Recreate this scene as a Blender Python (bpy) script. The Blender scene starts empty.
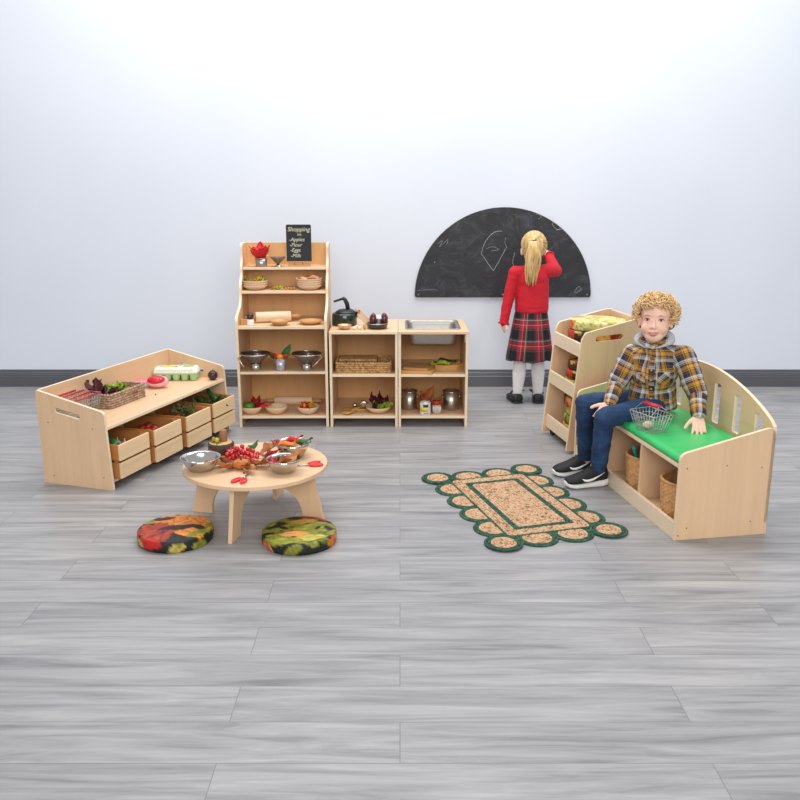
import bpy, bmesh, math, random
import numpy as np
from mathutils import Vector, Matrix, noise
R = math.radians
PI = math.pi
random.seed(7)
S = bpy.context.scene
COL = S.collection

# ------------------------------------------------------------------ camera, world, lights, exposure
cam_data = bpy.data.cameras.new('camera')
cam = bpy.data.objects.new('camera', cam_data)
COL.objects.link(cam)
cam.location = (0, 0, 1.385)
cam.rotation_euler = (PI / 2 - 0.246, 0, 0)
cam_data.sensor_width = 36
cam_data.lens = 36 * 866 / 800
cam_data.clip_end = 100
S.camera = cam

W = bpy.data.worlds.new('studio_world')
S.world = W
W.use_nodes = True
W.node_tree.nodes['Background'].inputs[0].default_value = (0.90, 0.94, 1.0, 1)
W.node_tree.nodes['Background'].inputs[1].default_value = 0.55


def area(name, loc, target, size, power, col=(1, 1, 1)):
    l = bpy.data.lights.new(name, 'AREA')
    l.shape = 'RECTANGLE'
    l.size, l.size_y = size
    l.energy = power
    l.color = col
    o = bpy.data.objects.new(name, l)
    COL.objects.link(o)
    o.location = loc
    o.rotation_euler = (Vector(target) - Vector(loc)).to_track_quat('-Z', 'Y').to_euler()
    return o


area('softbox_overhead', (.1, 4.6, 4.0), (.1, 4.75, 0), (4.8, 1.8), 150, (1.0, 0.98, 0.95))
area('softbox_front', (.5, -2.6, 2.9), (.3, 4.6, 0.5), (4.5, 2.6), 225, (1.0, 0.98, 0.95))
S.view_settings.view_transform = 'Standard'
S.view_settings.look = 'None'
S.view_settings.gamma = 1
S.view_settings.exposure = 0.07
S.view_settings.use_curve_mapping = False


# ------------------------------------------------------------------ helpers: colour, materials
def lin(c):
    if isinstance(c, str):
        c = tuple(int(c[i:i + 2], 16) for i in (0, 2, 4))
    return tuple((v / 255 / 12.92 if v / 255 <= .04045 else ((v / 255 + .055) / 1.055) ** 2.4) for v in c)


def mul(c, k):
    return tuple(min(1, v * k) for v in c)


class NT:
    def __init__(s, name):
        s.m = bpy.data.materials.new(name)
        s.m.use_nodes = True
        s.t = s.m.node_tree
        s.b = s.t.nodes['Principled BSDF']

    def n(s, kind, **kw):
        x = s.t.nodes.new('ShaderNode' + kind)
        for k, v in kw.items():
            if k in x.inputs.keys():
                x.inputs[k].default_value = v
            else:
                setattr(x, k, v)
        return x

    def l(s, a, b):
        s.t.links.new(a, b)

    def coords(s, scale=(1, 1, 1), kind='Object', rot=(0, 0, 0)):
        tc = s.n('TexCoord')
        mp = s.n('Mapping')
        mp.inputs['Scale'].default_value = scale
        mp.inputs['Rotation'].default_value = rot
        s.l(tc.outputs[kind], mp.inputs[0])
        return mp.outputs[0]

    def ramp(s, fac, stops, interp='LINEAR'):
        r = s.n('ValToRGB')
        cr = r.color_ramp
        cr.interpolation = interp
        while len(cr.elements) < len(stops):
            cr.elements.new(0.5)
        for e, (p, c) in zip(cr.elements, stops):
            e.position = p
            e.color = (*c, 1)
        s.l(fac, r.inputs[0])
        return r.outputs[0]

    def bump(s, h, strength=.2, dist=.002):
        b = s.n('Bump')
        b.inputs['Strength'].default_value = strength
        b.inputs['Distance'].default_value = dist
        s.l(h, b.inputs['Height'])
        s.l(b.outputs[0], s.b.inputs['Normal'])


def mat(name, col, rough=.5, metal=0, var=.08, scale=30, bump=0, coat=0, stretch=(1, 1, 1), trans=0):
    t = NT(name)
    c = lin(col)
    t.b.inputs['Roughness'].default_value = rough
    t.b.inputs['Metallic'].default_value = metal
    t.b.inputs['Coat Weight'].default_value = coat
    if trans:
        t.b.inputs['Transmission Weight'].default_value = trans
    nz = t.n('TexNoise', Scale=scale, Detail=4)
    t.l(t.coords(stretch), nz.inputs['Vector'])
    t.l(t.ramp(nz.outputs[0], [(.3, mul(c, 1 - var)), (.7, mul(c, 1 + var))]), t.b.inputs['Base Color'])
    if bump:
        t.bump(nz.outputs[0], bump)
    return t.m


def wood(name, col, axis='z', rough=.48, var=.10, k=1.0):
    t = NT(name)
    c = lin(col)
    st = [14, 14, 14]
    st['xyz'.index(axis)] = 1.1
    v = t.coords(tuple(q * k for q in st))
    n1 = t.n('TexNoise', Scale=1.6, Detail=5, Roughness=.6, Distortion=.6)
    t.l(v, n1.inputs['Vector'])
    n2 = t.n('TexNoise', Scale=2.2, Detail=2)
    t.l(t.coords((1, 1, 1)), n2.inputs['Vector'])
    mx = t.n('MixRGB', blend_type='MULTIPLY')
    mx.inputs[0].default_value = 1
    t.l(t.ramp(n1.outputs[0], [(.28, mul(c, 1 - var)), (.55, c), (.8, mul(c, 1 + var * .5))]), mx.inputs[1])
    t.l(t.ramp(n2.outputs[0], [(.3, (.94, .93, .91)), (.7, (1, 1, 1))]), mx.inputs[2])
    t.l(mx.outputs[0], t.b.inputs['Base Color'])
    t.b.inputs['Roughness'].default_value = rough
    t.bump(n1.outputs[0], .05, .001)
    return t.m


BIRCH = 'E3BF99'
M_WX, M_WY, M_WZ = (wood('birch_' + a, BIRCH, a) for a in 'xyz')
M_EDGE = wood('birch_edge', 'F0DABB', 'x')
M_BACK = wood('birch_back', 'DFAE74', 'z')  # same birch, made more orange: light bouncing inside the units put into the colour
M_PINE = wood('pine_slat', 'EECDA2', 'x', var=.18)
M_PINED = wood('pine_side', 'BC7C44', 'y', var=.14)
M_BOWL = wood('pale_bowl_wood', 'E4C4A2', 'x', var=.06)
M_DOWEL = wood('pale_dowel_wood', 'E8CBAA', 'x', var=.05)
M_DWOOD = wood('warm_wood', 'C9965E', 'x', var=.12)
M_STEEL = mat('polished_steel', 'C9C6C0', .16, 1, .05, 20)
M_STEELB = mat('brushed_steel', 'BDB9B2', .34, 1, .08, 60)
M_SINK = mat('satin_steel', 'A9A6A0', .48, 1, .05, 60)
M_DSTEEL = mat('dark_wire_steel', '8C8078', .38, .85, .1, 60)
M_WIRE = mat('galvanised_wire', 'B9BBB6', .35, .7, .08, 50)
M_RED = mat('red_plastic', 'C2202B', .35, 0, .08, 20)
M_BLACK = mat('black_plastic', '1C1C20', .4, 0, .1, 30)
M_DRED = mat('deep_red_leaf', '9A1420', .5, 0, .3, 40)
M_BRED = mat('bright_red_leaf', 'C91722', .45, 0, .25, 30)
M_MAROON = mat('maroon_leaf', '4A1020', .5, 0, .3, 40)
M_GREENL = mat('lettuce_green', '8FAE2E', .5, 0, .25, 40)
M_DGREEN = mat('dark_green_leaf', '2F5E22', .5, 0, .25, 40)
M_OLIVE = mat('olive_leaf', '9C8A22', .5, 0, .3, 40)
M_BROWN = mat('dry_brown_leaf', '96501F', .65, 0, .35, 30)
M_TAN = mat('dry_tan_leaf', 'B98152', .65, 0, .3, 30)
M_BARK = mat('bark', '4A352B', .85, 0, .4, 60, .6)
M_CUT = mat('cut_wood', 'C6A274', .7, 0, .2, 40)
M_ORANGE = mat('orange_skin', 'DC7A1E', .45, 0, .15, 30)
M_YELLOW = mat('yellow_skin', 'D9A91E', .45, 0, .15, 30)
M_TOMATO = mat('tomato_skin', 'B5231A', .3, 0, .12, 20, coat=.3)
M_CREAM = mat('cream_skin', 'E4D3B2', .55, 0, .1, 30)
M_WHITE = mat('white_paint', 'E8E8E6', .45, 0, .03, 20)
M_CHALK = mat('chalk', 'C9CCC8', .9, 0, .15, 200)
M_CHALKY = mat('cream_chalk', 'E6E2C4', .9, 0, .1, 200)
M_SCREW = mat('screw_head', '8E8678', .4, .6, .05, 50)


# ------------------------------------------------------------------ helpers: mesh building
class MB:
    """Collects shapes in one mesh; fn is an optional point transform applied to all that is added."""

    def __init__(s):
        s.v, s.f, s.mi, s.sm = [], [], [], []
        s.T = Matrix()

    def raw(s, vs, fs, mi=0, smooth=True):
        o = len(s.v)
        s.v += [tuple(s.T @ Vector(p)) for p in vs]
        s.f += [tuple(i + o for i in f) for f in fs]
        s.mi += [mi] * len(fs)
        s.sm += [smooth] * len(fs)
        return s

    def box(s, x0, x1, y0, y1, z0, z1, mi=0, edge=None):
        vs = [(x, y, z) for x in (x0, x1) for y in (y0, y1) for z in (z0, z1)]
        s.raw(vs, [(0, 1, 3, 2), (4, 6, 7, 5), (0, 4, 5, 1), (2, 3, 7, 6), (0, 2, 6, 4), (1, 5, 7, 3)], mi, False)
        for e in (edge or ()):
            s.mi[len(s.mi) - 6 + e] = 1
        return s

    def prism(s, poly, t0, t1, fn, holes=(), mi=0, edge=False):
        """2-D outline (with holes) extruded between t0 and t1; fn(a, b, t) gives the point."""
        bm = bmesh.new()
        es, loops, base = [], [poly] + list(holes), []
        for lp in loops:
            vv = [bm.verts.new((a, b, 0)) for a, b in lp]
            base.append(len(vv))
            es += [bm.edges.new((vv[i], vv[(i + 1) % len(vv)])) for i in range(len(vv))]
        if len(loops) == 1:
            bm.faces.new([v for v in bm.verts])
        else:
            bmesh.ops.triangle_fill(bm, use_beauty=True, use_dissolve=False, edges=es)
        bm.verts.index_update()
        flat = [v.co.copy() for v in bm.verts]
        tri = [tuple(v.index for v in f.verts) for f in bm.faces]
        bm.free()
        n = len(flat)
        vs = [fn(p.x, p.y, t0) for p in flat] + [fn(p.x, p.y, t1) for p in flat]
        fs = tri + [tuple(i + n for i in reversed(f)) for f in tri]
        o = 0
        for c in base:
            fs += [(o + i, o + (i + 1) % c, n + o + (i + 1) % c, n + o + i) for i in range(c)]
            o += c
        s.raw(vs, fs, mi, False)
        if edge:
            for q in range(len(s.mi) - sum(base), len(s.mi)):
                s.mi[q] = 1
        return s

    def lathe(s, prof, seg=32, c=(0, 0, 0), mi=0, sx=1, sy=1, smooth=True, fr=None):
        """prof = [(radius, z)...]; ends are closed where the radius is zero."""
        vs, fs, rings = [], [], []
        for r, z in prof:
            if r < 1e-6:
                rings.append([len(vs)])
                vs.append((c[0], c[1], c[2] + z))
            else:
                rings.append(list(range(len(vs), len(vs) + seg)))
                for i in range(seg):
                    a = 2 * PI * i / seg
                    rr = r * (fr(a, z) if fr else 1)
                    vs.append((c[0] + rr * sx * math.cos(a), c[1] + rr * sy * math.sin(a), c[2] + z))
        for A, B in zip(rings, rings[1:]):
            if len(A) == 1 and len(B) == 1:
                continue
            for i in range(seg):
                j = (i + 1) % seg
                if len(A) == 1:
                    fs.append((A[0], B[j], B[i]))
                elif len(B) == 1:
                    fs.append((A[i], A[j], B[0]))
                else:
                    fs.append((A[i], A[j], B[j], B[i]))
        return s.raw(vs, fs, mi, smooth)

    def ball(s, c, r, seg=16, rings=10, mi=0, rot=None):
        if not hasattr(r, '__len__'):
            r = (r, r, r)
        q = rot if rot is not None else Matrix.Identity(3)
        vs, fs = [], []
        for k in range(rings + 1):
            th = PI * k / rings
            for i in range(seg):
                a = 2 * PI * i / seg
                vs.append(tuple(Vector(c) + q @ Vector((r[0] * math.sin(th) * math.cos(a), r[1] * math.sin(th) * math.sin(a), r[2] * math.cos(th)))))
        top, bot = len(vs), len(vs) + 1
        vs += [tuple(Vector(c) + q @ Vector((0, 0, r[2]))), tuple(Vector(c) + q @ Vector((0, 0, -r[2])))]
        for k in range(rings):
            for i in range(seg):
                j = (i + 1) % seg
                if k == 0:
                    fs.append((top, seg + i, seg + j))
                elif k == rings - 1:
                    fs.append((k * seg + i, bot, k * seg + j))
                else:
                    fs.append((k * seg + i, (k + 1) * seg + i, (k + 1) * seg + j, k * seg + j))
        return s.raw(vs, fs, mi, True)

    def tube(s, path, r, seg=8, closed=False, mi=0, flat=1.0):
        P = [Vector(p) for p in path]
        n = len(P)
        rad = r if hasattr(r, '__len__') else [r] * n
        vs, fs = [], []
        prev = None
        for i in range(n):
            if closed:
                t = (P[(i + 1) % n] - P[i - 1])
            else:
                t = P[min(i + 1, n - 1)] - P[max(i - 1, 0)]
            t = t.normalized() if t.length > 1e-9 else Vector((0, 0, 1))
            if prev is None:
                up = Vector((0, 0, 1)) if abs(t.z) < .9 else Vector((1, 0, 0))
                a = t.cross(up).normalized()
            else:
                a = (prev - t * prev.dot(t))
                a = a.normalized() if a.length > 1e-9 else t.orthogonal().normalized()
            prev = a
            b = t.cross(a)
            for k in range(seg):
                g = 2 * PI * k / seg
                vs.append(tuple(P[i] + (a * math.cos(g) + b * math.sin(g) * flat) * rad[i]))
        m = n if closed else n - 1
        for i in range(m):
            for k in range(seg):
                k2 = (k + 1) % seg
                i2 = (i + 1) % n
                fs.append((i * seg + k, i * seg + k2, i2 * seg + k2, i2 * seg + k))
        if not closed:
            fs.append(tuple(range(seg - 1, -1, -1)))
            fs.append(tuple(range((n - 1) * seg, n * seg)))
        return s.raw(vs, fs, mi, True)

    def cone(s, p0, p1, r0, r1, seg=16, mi=0, cap=5):
        """tapered capsule with round ends"""
        p0, p1 = Vector(p0), Vector(p1)
        t = (p1 - p0).normalized()
        a = t.orthogonal().normalized()
        b = t.cross(a)
        rg = []
        for i in range(cap + 1):
            g = PI / 2 * (1 - i / cap)
            rg.append((p0 - t * r0 * math.sin(g), r0 * math.cos(g)))
        for i in range(cap + 1):
            g = PI / 2 * i / cap
            rg.append((p1 + t * r1 * math.sin(g), r1 * math.cos(g)))
        vs, fs = [], []
        for q, r in rg[1:-1]:
            for k in range(seg):
                g = 2 * PI * k / seg
                vs.append(tuple(q + (a * math.cos(g) + b * math.sin(g)) * r))
        m = len(rg) - 2
        for i in range(m - 1):
            for k in range(seg):
                fs.append((i * seg + k, i * seg + (k + 1) % seg, (i + 1) * seg + (k + 1) % seg, (i + 1) * seg + k))
        A = len(vs)
        vs += [tuple(rg[0][0]), tuple(rg[-1][0])]
        for k in range(seg):
            fs.append((A, (k + 1) % seg, k))
            fs.append((A + 1, (m - 1) * seg + k, (m - 1) * seg + (k + 1) % seg))
        return s.raw(vs, fs, mi, True)

    def loft(s, rings, caps=True, mi=0, smooth=True):
        n = len(rings[0])
        vs = [p for r in rings for p in r]
        fs = []
        for i in range(len(rings) - 1):
            for k in range(n):
                fs.append((i * n + k, i * n + (k + 1) % n, (i + 1) * n + (k + 1) % n, (i + 1) * n + k))
        if caps:
            fs.append(tuple(range(n - 1, -1, -1)))
            fs.append(tuple(range((len(rings) - 1) * n, len(rings) * n)))
        return s.raw(vs, fs, mi, smooth)

    def leaf(s, L, Wd, loc=(0, 0, 0), rot=(0, 0, 0), curl=.3, wave=.1, seed=0, lobes=0, mi=0, th=.0012, n=12, m=6):
        """a leaf blade along +x from its stalk, curled up, with a real thickness"""
        rnd = random.Random(seed)
        ph = rnd.random() * 6
        Q = Matrix.Translation(loc) @ (Vector(rot).to_tuple() and Matrix.Rotation(rot[2], 4, 'Z') @ Matrix.Rotation(rot[1], 4, 'Y') @ Matrix.Rotation(rot[0], 4, 'X'))
        top = []
        for i in range(n + 1):
            u = i / n
            w = math.sin(PI * min(1, u * .97 + .02)) ** .7 * (1 - .35 * u)
            if lobes:
                w *= .62 + .38 * abs(math.sin(lobes * PI * u + .4))
            for j in range(-m, m + 1):
                q = j / m
                x = L * (u - .12 * abs(q) * (lobes > 0))
                y = Wd * .5 * w * q
                z = curl * L * u * u + wave * L * math.sin(7 * u + ph + 3 * q) * abs(q) + .25 * Wd * w * q * q
                top.append(Q @ Vector((x, y, z)))
        k = 2 * m + 1
        up = (Q.to_3x3() @ Vector((0, 0, 1))) * th
        vs = [tuple(p) for p in top] + [tuple(p - up) for p in top]
        N = len(top)
        fs = []
        for i in range(n):
            for j in range(k - 1):
                a, b, c, d = i * k + j, i * k + j + 1, (i + 1) * k + j + 1, (i + 1) * k + j
                fs += [(a, b, c, d), (N + d, N + c, N + b, N + a)]
        rim = [j for j in range(k)] + [i * k + k - 1 for i in range(1, n + 1)] + [n * k + j for j in range(k - 2, -1, -1)] + [i * k for i in range(n - 1, 0, -1)]
        fs += [(rim[i], N + rim[i], N + rim[(i + 1) % len(rim)], rim[(i + 1) % len(rim)]) for i in range(len(rim))]
        return s.raw(vs, fs, mi, True)

    def mesh(s, name, recalc=True):
        me = bpy.data.meshes.new(name)
        me.from_pydata(s.v, [], s.f)
        me.polygons.foreach_set('material_index', s.mi)
        me.polygons.foreach_set('use_smooth', s.sm)
        if recalc:
            bm = bmesh.new()
            bm.from_mesh(me)
            bmesh.ops.recalc_face_normals(bm, faces=bm.faces)
            bm.to_mesh(me)
            bm.free()
        return me


def link(name, me, mats, parent=None, bevel=0):
    if isinstance(me, MB):
        me = me.mesh(name)
    for m_ in (mats if isinstance(mats, (list, tuple)) else [mats]):
        me.materials.append(m_)
    o = bpy.data.objects.new(name, me)
    COL.objects.link(o)
    if parent:
        o.parent = parent
    if bevel:
        b = o.modifiers.new('bevel', 'BEVEL')
        b.width, b.segments, b.limit_method, b.angle_limit = bevel, 2, 'ANGLE', R(40)
    return o


def tag(o, label, cat, group=None, kind=None):
    o['label'] = label
    o['category'] = cat
    if group:
        o['group'] = group
    if kind:
        o['kind'] = kind
    return o


def thing(name, label, cat, loc=(0, 0, 0), rz=0, group=None):
    o = bpy.data.objects.new(name, None)
    o.empty_display_size = .05
    COL.objects.link(o)
    o.location = loc
    o.rotation_euler = (0, 0, rz)
    return tag(o, label, cat, group)


def solo(name, mb, mats, label, cat, loc=(0, 0, 0), rz=0, group=None, bevel=0, rot=None):
    o = link(name, mb, mats, None, bevel)
    o.location = loc
    o.rotation_euler = rot if rot else (0, 0, rz)
    return tag(o, label, cat, group)


def dup(root, loc, rz=0, label=None, rot=None):
    r = root.copy()
    COL.objects.link(r)
    r.location = loc
    r.rotation_euler = rot if rot else (0, 0, rz)
    if label:
        r['label'] = label
    for ch in list(root.children):
        c = ch.copy()
        COL.objects.link(c)
        c.parent = r
        for g in list(ch.children):
            d = g.copy()
            COL.objects.link(d)
            d.parent = c
    return r


def struct(name, mb, m, bevel=0):
    o = link(name, mb, m, None, bevel)
    o['kind'] = 'structure'
    return o


def rrect(x0, x1, y0, y1, r, n=5, corners=(1, 1, 1, 1)):
    """rounded rectangle outline, corners = bl, br, tr, tl"""
    pts = []
    for (cx, cy, a0, on) in ((x0, y0, PI, corners[0]), (x1, y0, 1.5 * PI, corners[1]), (x1, y1, 0, corners[2]), (x0, y1, .5 * PI, corners[3])):
        if not on:
            pts.append((cx, cy))
            continue
        ox = cx + (r if cx == x0 else -r)
        oy = cy + (r if cy == y0 else -r)
        for i in range(n + 1):
            g = a0 + PI / 2 * i / n
            pts.append((ox + r * math.cos(g), oy + r * math.sin(g)))
    return pts


def roundpoly(pts, n=6):
    """pts = (x, y, corner radius): outline with its corners rounded"""
    out = []
    k = len(pts)
    for i in range(k):
        p = Vector(pts[i][:2])
        r = pts[i][2] if len(pts[i]) > 2 else 0
        if r == 0:
            out.append(tuple(p))
            continue
        a = (Vector(pts[i - 1][:2]) - p).normalized()
        b = (Vector(pts[(i + 1) % k][:2]) - p).normalized()
        ang = a.angle(b)
        d = r / math.tan(ang / 2)
        c = p + (a + b).normalized() * (r / math.sin(ang / 2))
        s0, s1 = p + a * d - c, p + b * d - c
        for j in range(n + 1):
            q = s0.lerp(s1, j / n).normalized() * r
            out.append(tuple(c + q))
    return out


# ------------------------------------------------------------------ the setting
def floor_mat():
    t = NT('grey_oak_vinyl')
    v = t.coords()
    br = t.n('TexBrick', offset=.37, squash=1.0)
    br.inputs['Color1'].default_value = (0, 0, 0, 1)
    br.inputs['Color2'].default_value = (1, 1, 1, 1)
    br.inputs['Mortar'].default_value = (.5, .5, .5, 1)
    br.inputs['Scale'].default_value = 1
    br.inputs['Mortar Size'].default_value = .0012
    br.inputs['Mortar Smooth'].default_value = 0
    br.inputs['Bias'].default_value = 0
    br.inputs['Brick Width'].default_value = 1.22
    br.inputs['Row Height'].default_value = .168
    t.l(v, br.inputs['Vector'])
    # each plank shifts its own grain
    ad = t.n('VectorMath', operation='MULTIPLY_ADD')
    t.l(br.outputs['Color'], ad.inputs[0])
    ad.inputs[1].default_value = (3.1, 7.7, 0)
    t.l(v, ad.inputs[2])
    mp = t.n('Mapping')
    mp.inputs['Scale'].default_value = (1.2, 13, 1)
    t.l(ad.outputs[0], mp.inputs[0])
    n1 = t.n('TexNoise', Scale=1.5, Detail=7, Roughness=.62, Distortion=.9)
    t.l(mp.outputs[0], n1.inputs['Vector'])
    mp2 = t.n('Mapping')
    mp2.inputs['Scale'].default_value = (3, 60, 1)
    t.l(ad.outputs[0], mp2.inputs[0])
    n2 = t.n('TexNoise', Scale=2.0, Detail=3)
    t.l(mp2.outputs[0], n2.inputs['Vector'])
    c = t.ramp(n1.outputs[0], [(.27, lin('7A797B')), (.42, lin('989798')), (.58, lin('ABA9A9')), (.75, lin('BDBAB7'))])
    m1 = t.n('MixRGB', blend_type='MULTIPLY')
    m1.inputs[0].default_value = 1
    t.l(c, m1.inputs[1])
    t.l(t.ramp(n2.outputs[0], [(.3, (.9, .9, .9)), (.65, (1, 1, 1))]), m1.inputs[2])
    m2 = t.n('MixRGB', blend_type='MULTIPLY')
    m2.inputs[0].default_value = 1
    t.l(m1.outputs[0], m2.inputs[1])
    t.l(t.ramp(br.outputs['Color'], [(0, (.88, .885, .9)), (1, (1.0, 1, 1))]), m2.inputs[2])
    m3 = t.n('MixRGB')
    t.l(br.outputs['Fac'], m3.inputs[0])
    t.l(m2.outputs[0], m3.inputs[1])
    m3.inputs[2].default_value = (*lin('7A7877'), 1)
    t.l(m3.outputs[0], t.b.inputs['Base Color'])
    t.b.inputs['Roughness'].default_value = .36
    t.b.inputs['Specular IOR Level'].default_value = .5
    t.bump(n1.outputs[0], .06, .002)
    return t.m


o = struct('floor', MB().box(-12, 12, -6, 6.1, -.1, 0), floor_mat())
WALL_Y = 5.914
t = NT('painted_plaster')
nz = t.n('TexNoise', Scale=1.2, Detail=2)
t.l(t.coords(), nz.inputs['Vector'])
t.l(t.ramp(nz.outputs[0], [(.3, lin('D7DDE8')), (.7, lin('DCE1EB'))]), t.b.inputs['Base Color'])
t.b.inputs['Roughness'].default_value = .7
nz2 = t.n('TexNoise', Scale=140, Detail=3)
t.l(t.coords(), nz2.inputs['Vector'])
t.bump(nz2.outputs[0], .04, .001)
struct('wall_back', MB().box(-12, 12, WALL_Y, WALL_Y + .15, 0, 3.4), t.m)
prof = [(0, 0), (-.018, 0), (-.018, .074), (-.014, .078), (-.0155, .084), (-.0125, .09), (-.0125, .096), (-.006, .105), (-.006, .116), (-.0, .120)]
struct('baseboard_back', MB().prism([(a, b) for a, b in prof], -12, 12, lambda a, b, t_: (t_, WALL_Y + a, b)), mat('grey_gloss_paint', '595A60', .3, 0, .04, 4))


# ------------------------------------------------------------------ shelf units on the back wall side
TH = .015


def panel_x(mb, prof, x0, x1, holes=()):
    return mb.prism(prof, x0, x1, lambda a, b, t_: (t_, a, b), holes, 0, True)


def make_dresser():
    x0, x1, yf, yb = -.934, -.415, 4.865, 5.30
    cx = (x0 + x1) / 2
    r = thing('dresser', 'tall birch dresser with five shelves, left of the two low kitchen units', 'shelf unit', (cx, yf, 0), R(1.2))
    w = (x1 - x0) / 2
    d = yb - yf
    pr = roundpoly([(0, 0), (d, 0), (d, 1.038, .008), (.285, 1.038, .02), (.285, .95, .06), (.25, .90, .05), (.25, .86, .05), (.185, .80, .05), (.185, .70, .08), (.05, .66, .03), (.0, .64, .035)])
    for sx in (-1, 1):
        a, b = (-w, -w + TH) if sx < 0 else (w - TH, w)
        link('side_panel', panel_x(MB(), pr, a, b), [M_WZ, M_EDGE], r, .0012)
    link('back_panel', MB().box(-w + TH, w - TH, d - .01, d, .06, 1.035), M_BACK, r, .001)
    for z, y in ((.067, .004), (.330, .004), (.592, .002), (.772, .185), (.903, .262)):
        link('shelf', MB().box(-w + TH, w - TH, y, d - .01, z - TH, z, 0, (2,)), [M_WX, M_EDGE], r, .0012)
    return r


make_dresser()


def make_base_unit(x0, x1, sink, label):
    yf, yb = 4.865, 5.33
    cx, w, d = (x0 + x1) / 2, (x1 - x0) / 2, yb - yf
    r = thing('kitchen_unit', label, 'shelf unit', (cx, yf, 0))
    H = .563
    for a, b in ((-w, -w + TH), (w - TH, w)):
        link('side_panel', MB().box(a, b, .003, d, 0, H - TH, 0, (2,)), [M_WZ, M_EDGE], r, .0012)
    link('back_panel', MB().box(-w + TH, w - TH, d - .01, d, .05, H - TH), M_BACK, r)
    if sink:
        top = MB().prism([(-w, 0), (w, 0), (w, d), (-w, d)], H - TH, H, lambda a, b, t_: (a, b, t_), [rrect(-.15, .15, .08, .41, .03)])
        link('worktop', top, M_WX, r, .0015)
        m = MB()
        # basin: rolled rim, walls, rounded floor
        rings = []
        for off, z, rr in ((.016, .001, .035), (.014, .0045, .035), (.008, .0045, .034), (0, .001, .034), (-.003, -.02, .034), (-.008, -.082, .04), (-.018, -.096, .045), (-.05, -.100, .05)):
            rings.append([(x, y, H + z) for x, y in rrect(-.146 - off, .146 + off, .085 - off, .405 + off, rr, 6)])
        m.loft(rings, caps=False)
        m.f.append(tuple(range(len(m.v) - len(rings[0]), len(m.v))))
        m.mi.append(0)
        m.sm.append(True)
        b = link('sink_basin', m, M_SINK, r)
        so = b.modifiers.new('gauge', 'SOLIDIFY')
        so.thickness = .0015
        so.offset = -1
        link('drain', MB().lathe([(0, 0), (.02, 0), (.022, .002), (.014, .003), (0, .001)], 20, (0, .26, H - .100)), M_STEEL, r)
        ha = MB().box(w - TH - .004, w - TH, .03, .045, H - TH - .05, H - TH - .006)
        link('clip', ha, M_WHITE, r)
    else:
        link('worktop', MB().box(-w, w, 0, d, H - TH, H, 0, (0, 1, 2)), [M_WX, M_EDGE], r, .0012)
    for z in (.067, .314):
        link('shelf', MB().box(-w + TH, w - TH, .004, d - .01, z - TH, z, 0, (2,)), [M_WX, M_EDGE], r, .0012)
    return r


make_base_unit(-.405, -.013, False, 'low birch kitchen unit with a plain worktop holding the kettle and pan')
make_base_unit(-.009, .391, True, 'low birch kitchen unit with a steel sink basin set in its top')

# ------------------------------------------------------------------ half-round chalkboard on the wall
BX, BZ, BR = .70, .626, .60
bt = NT('blackboard_paint')
n1 = bt.n('TexNoise', Scale=5.5, Detail=8, Roughness=.72, Distortion=1.8)
bt.l(bt.coords((1, 1, 1.4)), n1.inputs['Vector'])
bt.l(bt.ramp(n1.outputs[0], [(.33, lin('1D1E22')), (.52, lin('2B2C31')), (.64, lin('414349')), (.78, lin('6C6E74'))]), bt.b.inputs['Base Color'])
bt.b.inputs['Roughness'].default_value = .65
r = thing('chalkboard', 'large black half-round chalkboard fixed on the wall with faint chalk drawings', 'chalkboard', (BX, WALL_Y - .001, BZ))
arc = [(BR * math.cos(PI * i / 64), BR * math.sin(PI * i / 64)) for i in range(1, 64)]
arc = arc + [(-BR, .014), (-BR + .004, .004), (-BR + .014, 0), (BR - .014, 0), (BR - .004, .004), (BR, .014)]
link('board', MB().prism(arc, 0, -.015, lambda a, b, t_: (a, t_, b)), bt.m, r, .002)
for sx in (-.575, .0, .575):
    link('screw', MB().lathe([(0, 0), (.006, 0), (.006, .002), (0, .003)], 12).mesh('screw'), M_SCREW, r)
    s_ = r.children[-1]
    s_.location = (sx, -.015, .018)
    s_.rotation_euler = (PI / 2, 0, 0)
ch = MB()


def stroke(mb, pts, rr=.0016, yy=-.0158, n=8):
    P = [Vector((a, 0, b)) for a, b in pts]
    out = []
    for i in range(len(P) - 1):
        p0, p1, p2, p3 = P[max(i - 1, 0)], P[i], P[i + 1], P[min(i + 2, len(P) - 1)]
        for k in range(n):
            u = k / n
            out.append(.5 * ((2 * p1) + (p2 - p0) * u + (2 * p0 - 5 * p1 + 4 * p2 - p3) * u * u + (3 * p1 - p0 - 3 * p2 + p3) * u ** 3))
    out.append(P[-1])
    mb.tube([(p.x, yy, p.z) for p in out], rr, 5)


def bp(u, v):
    """board coordinates of a place read off the photograph (board spans 415-590, 207-296)"""
    return ((u - 502.5) / 175 * 1.197, (296.8 - v) / 89.5 * .60)


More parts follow.
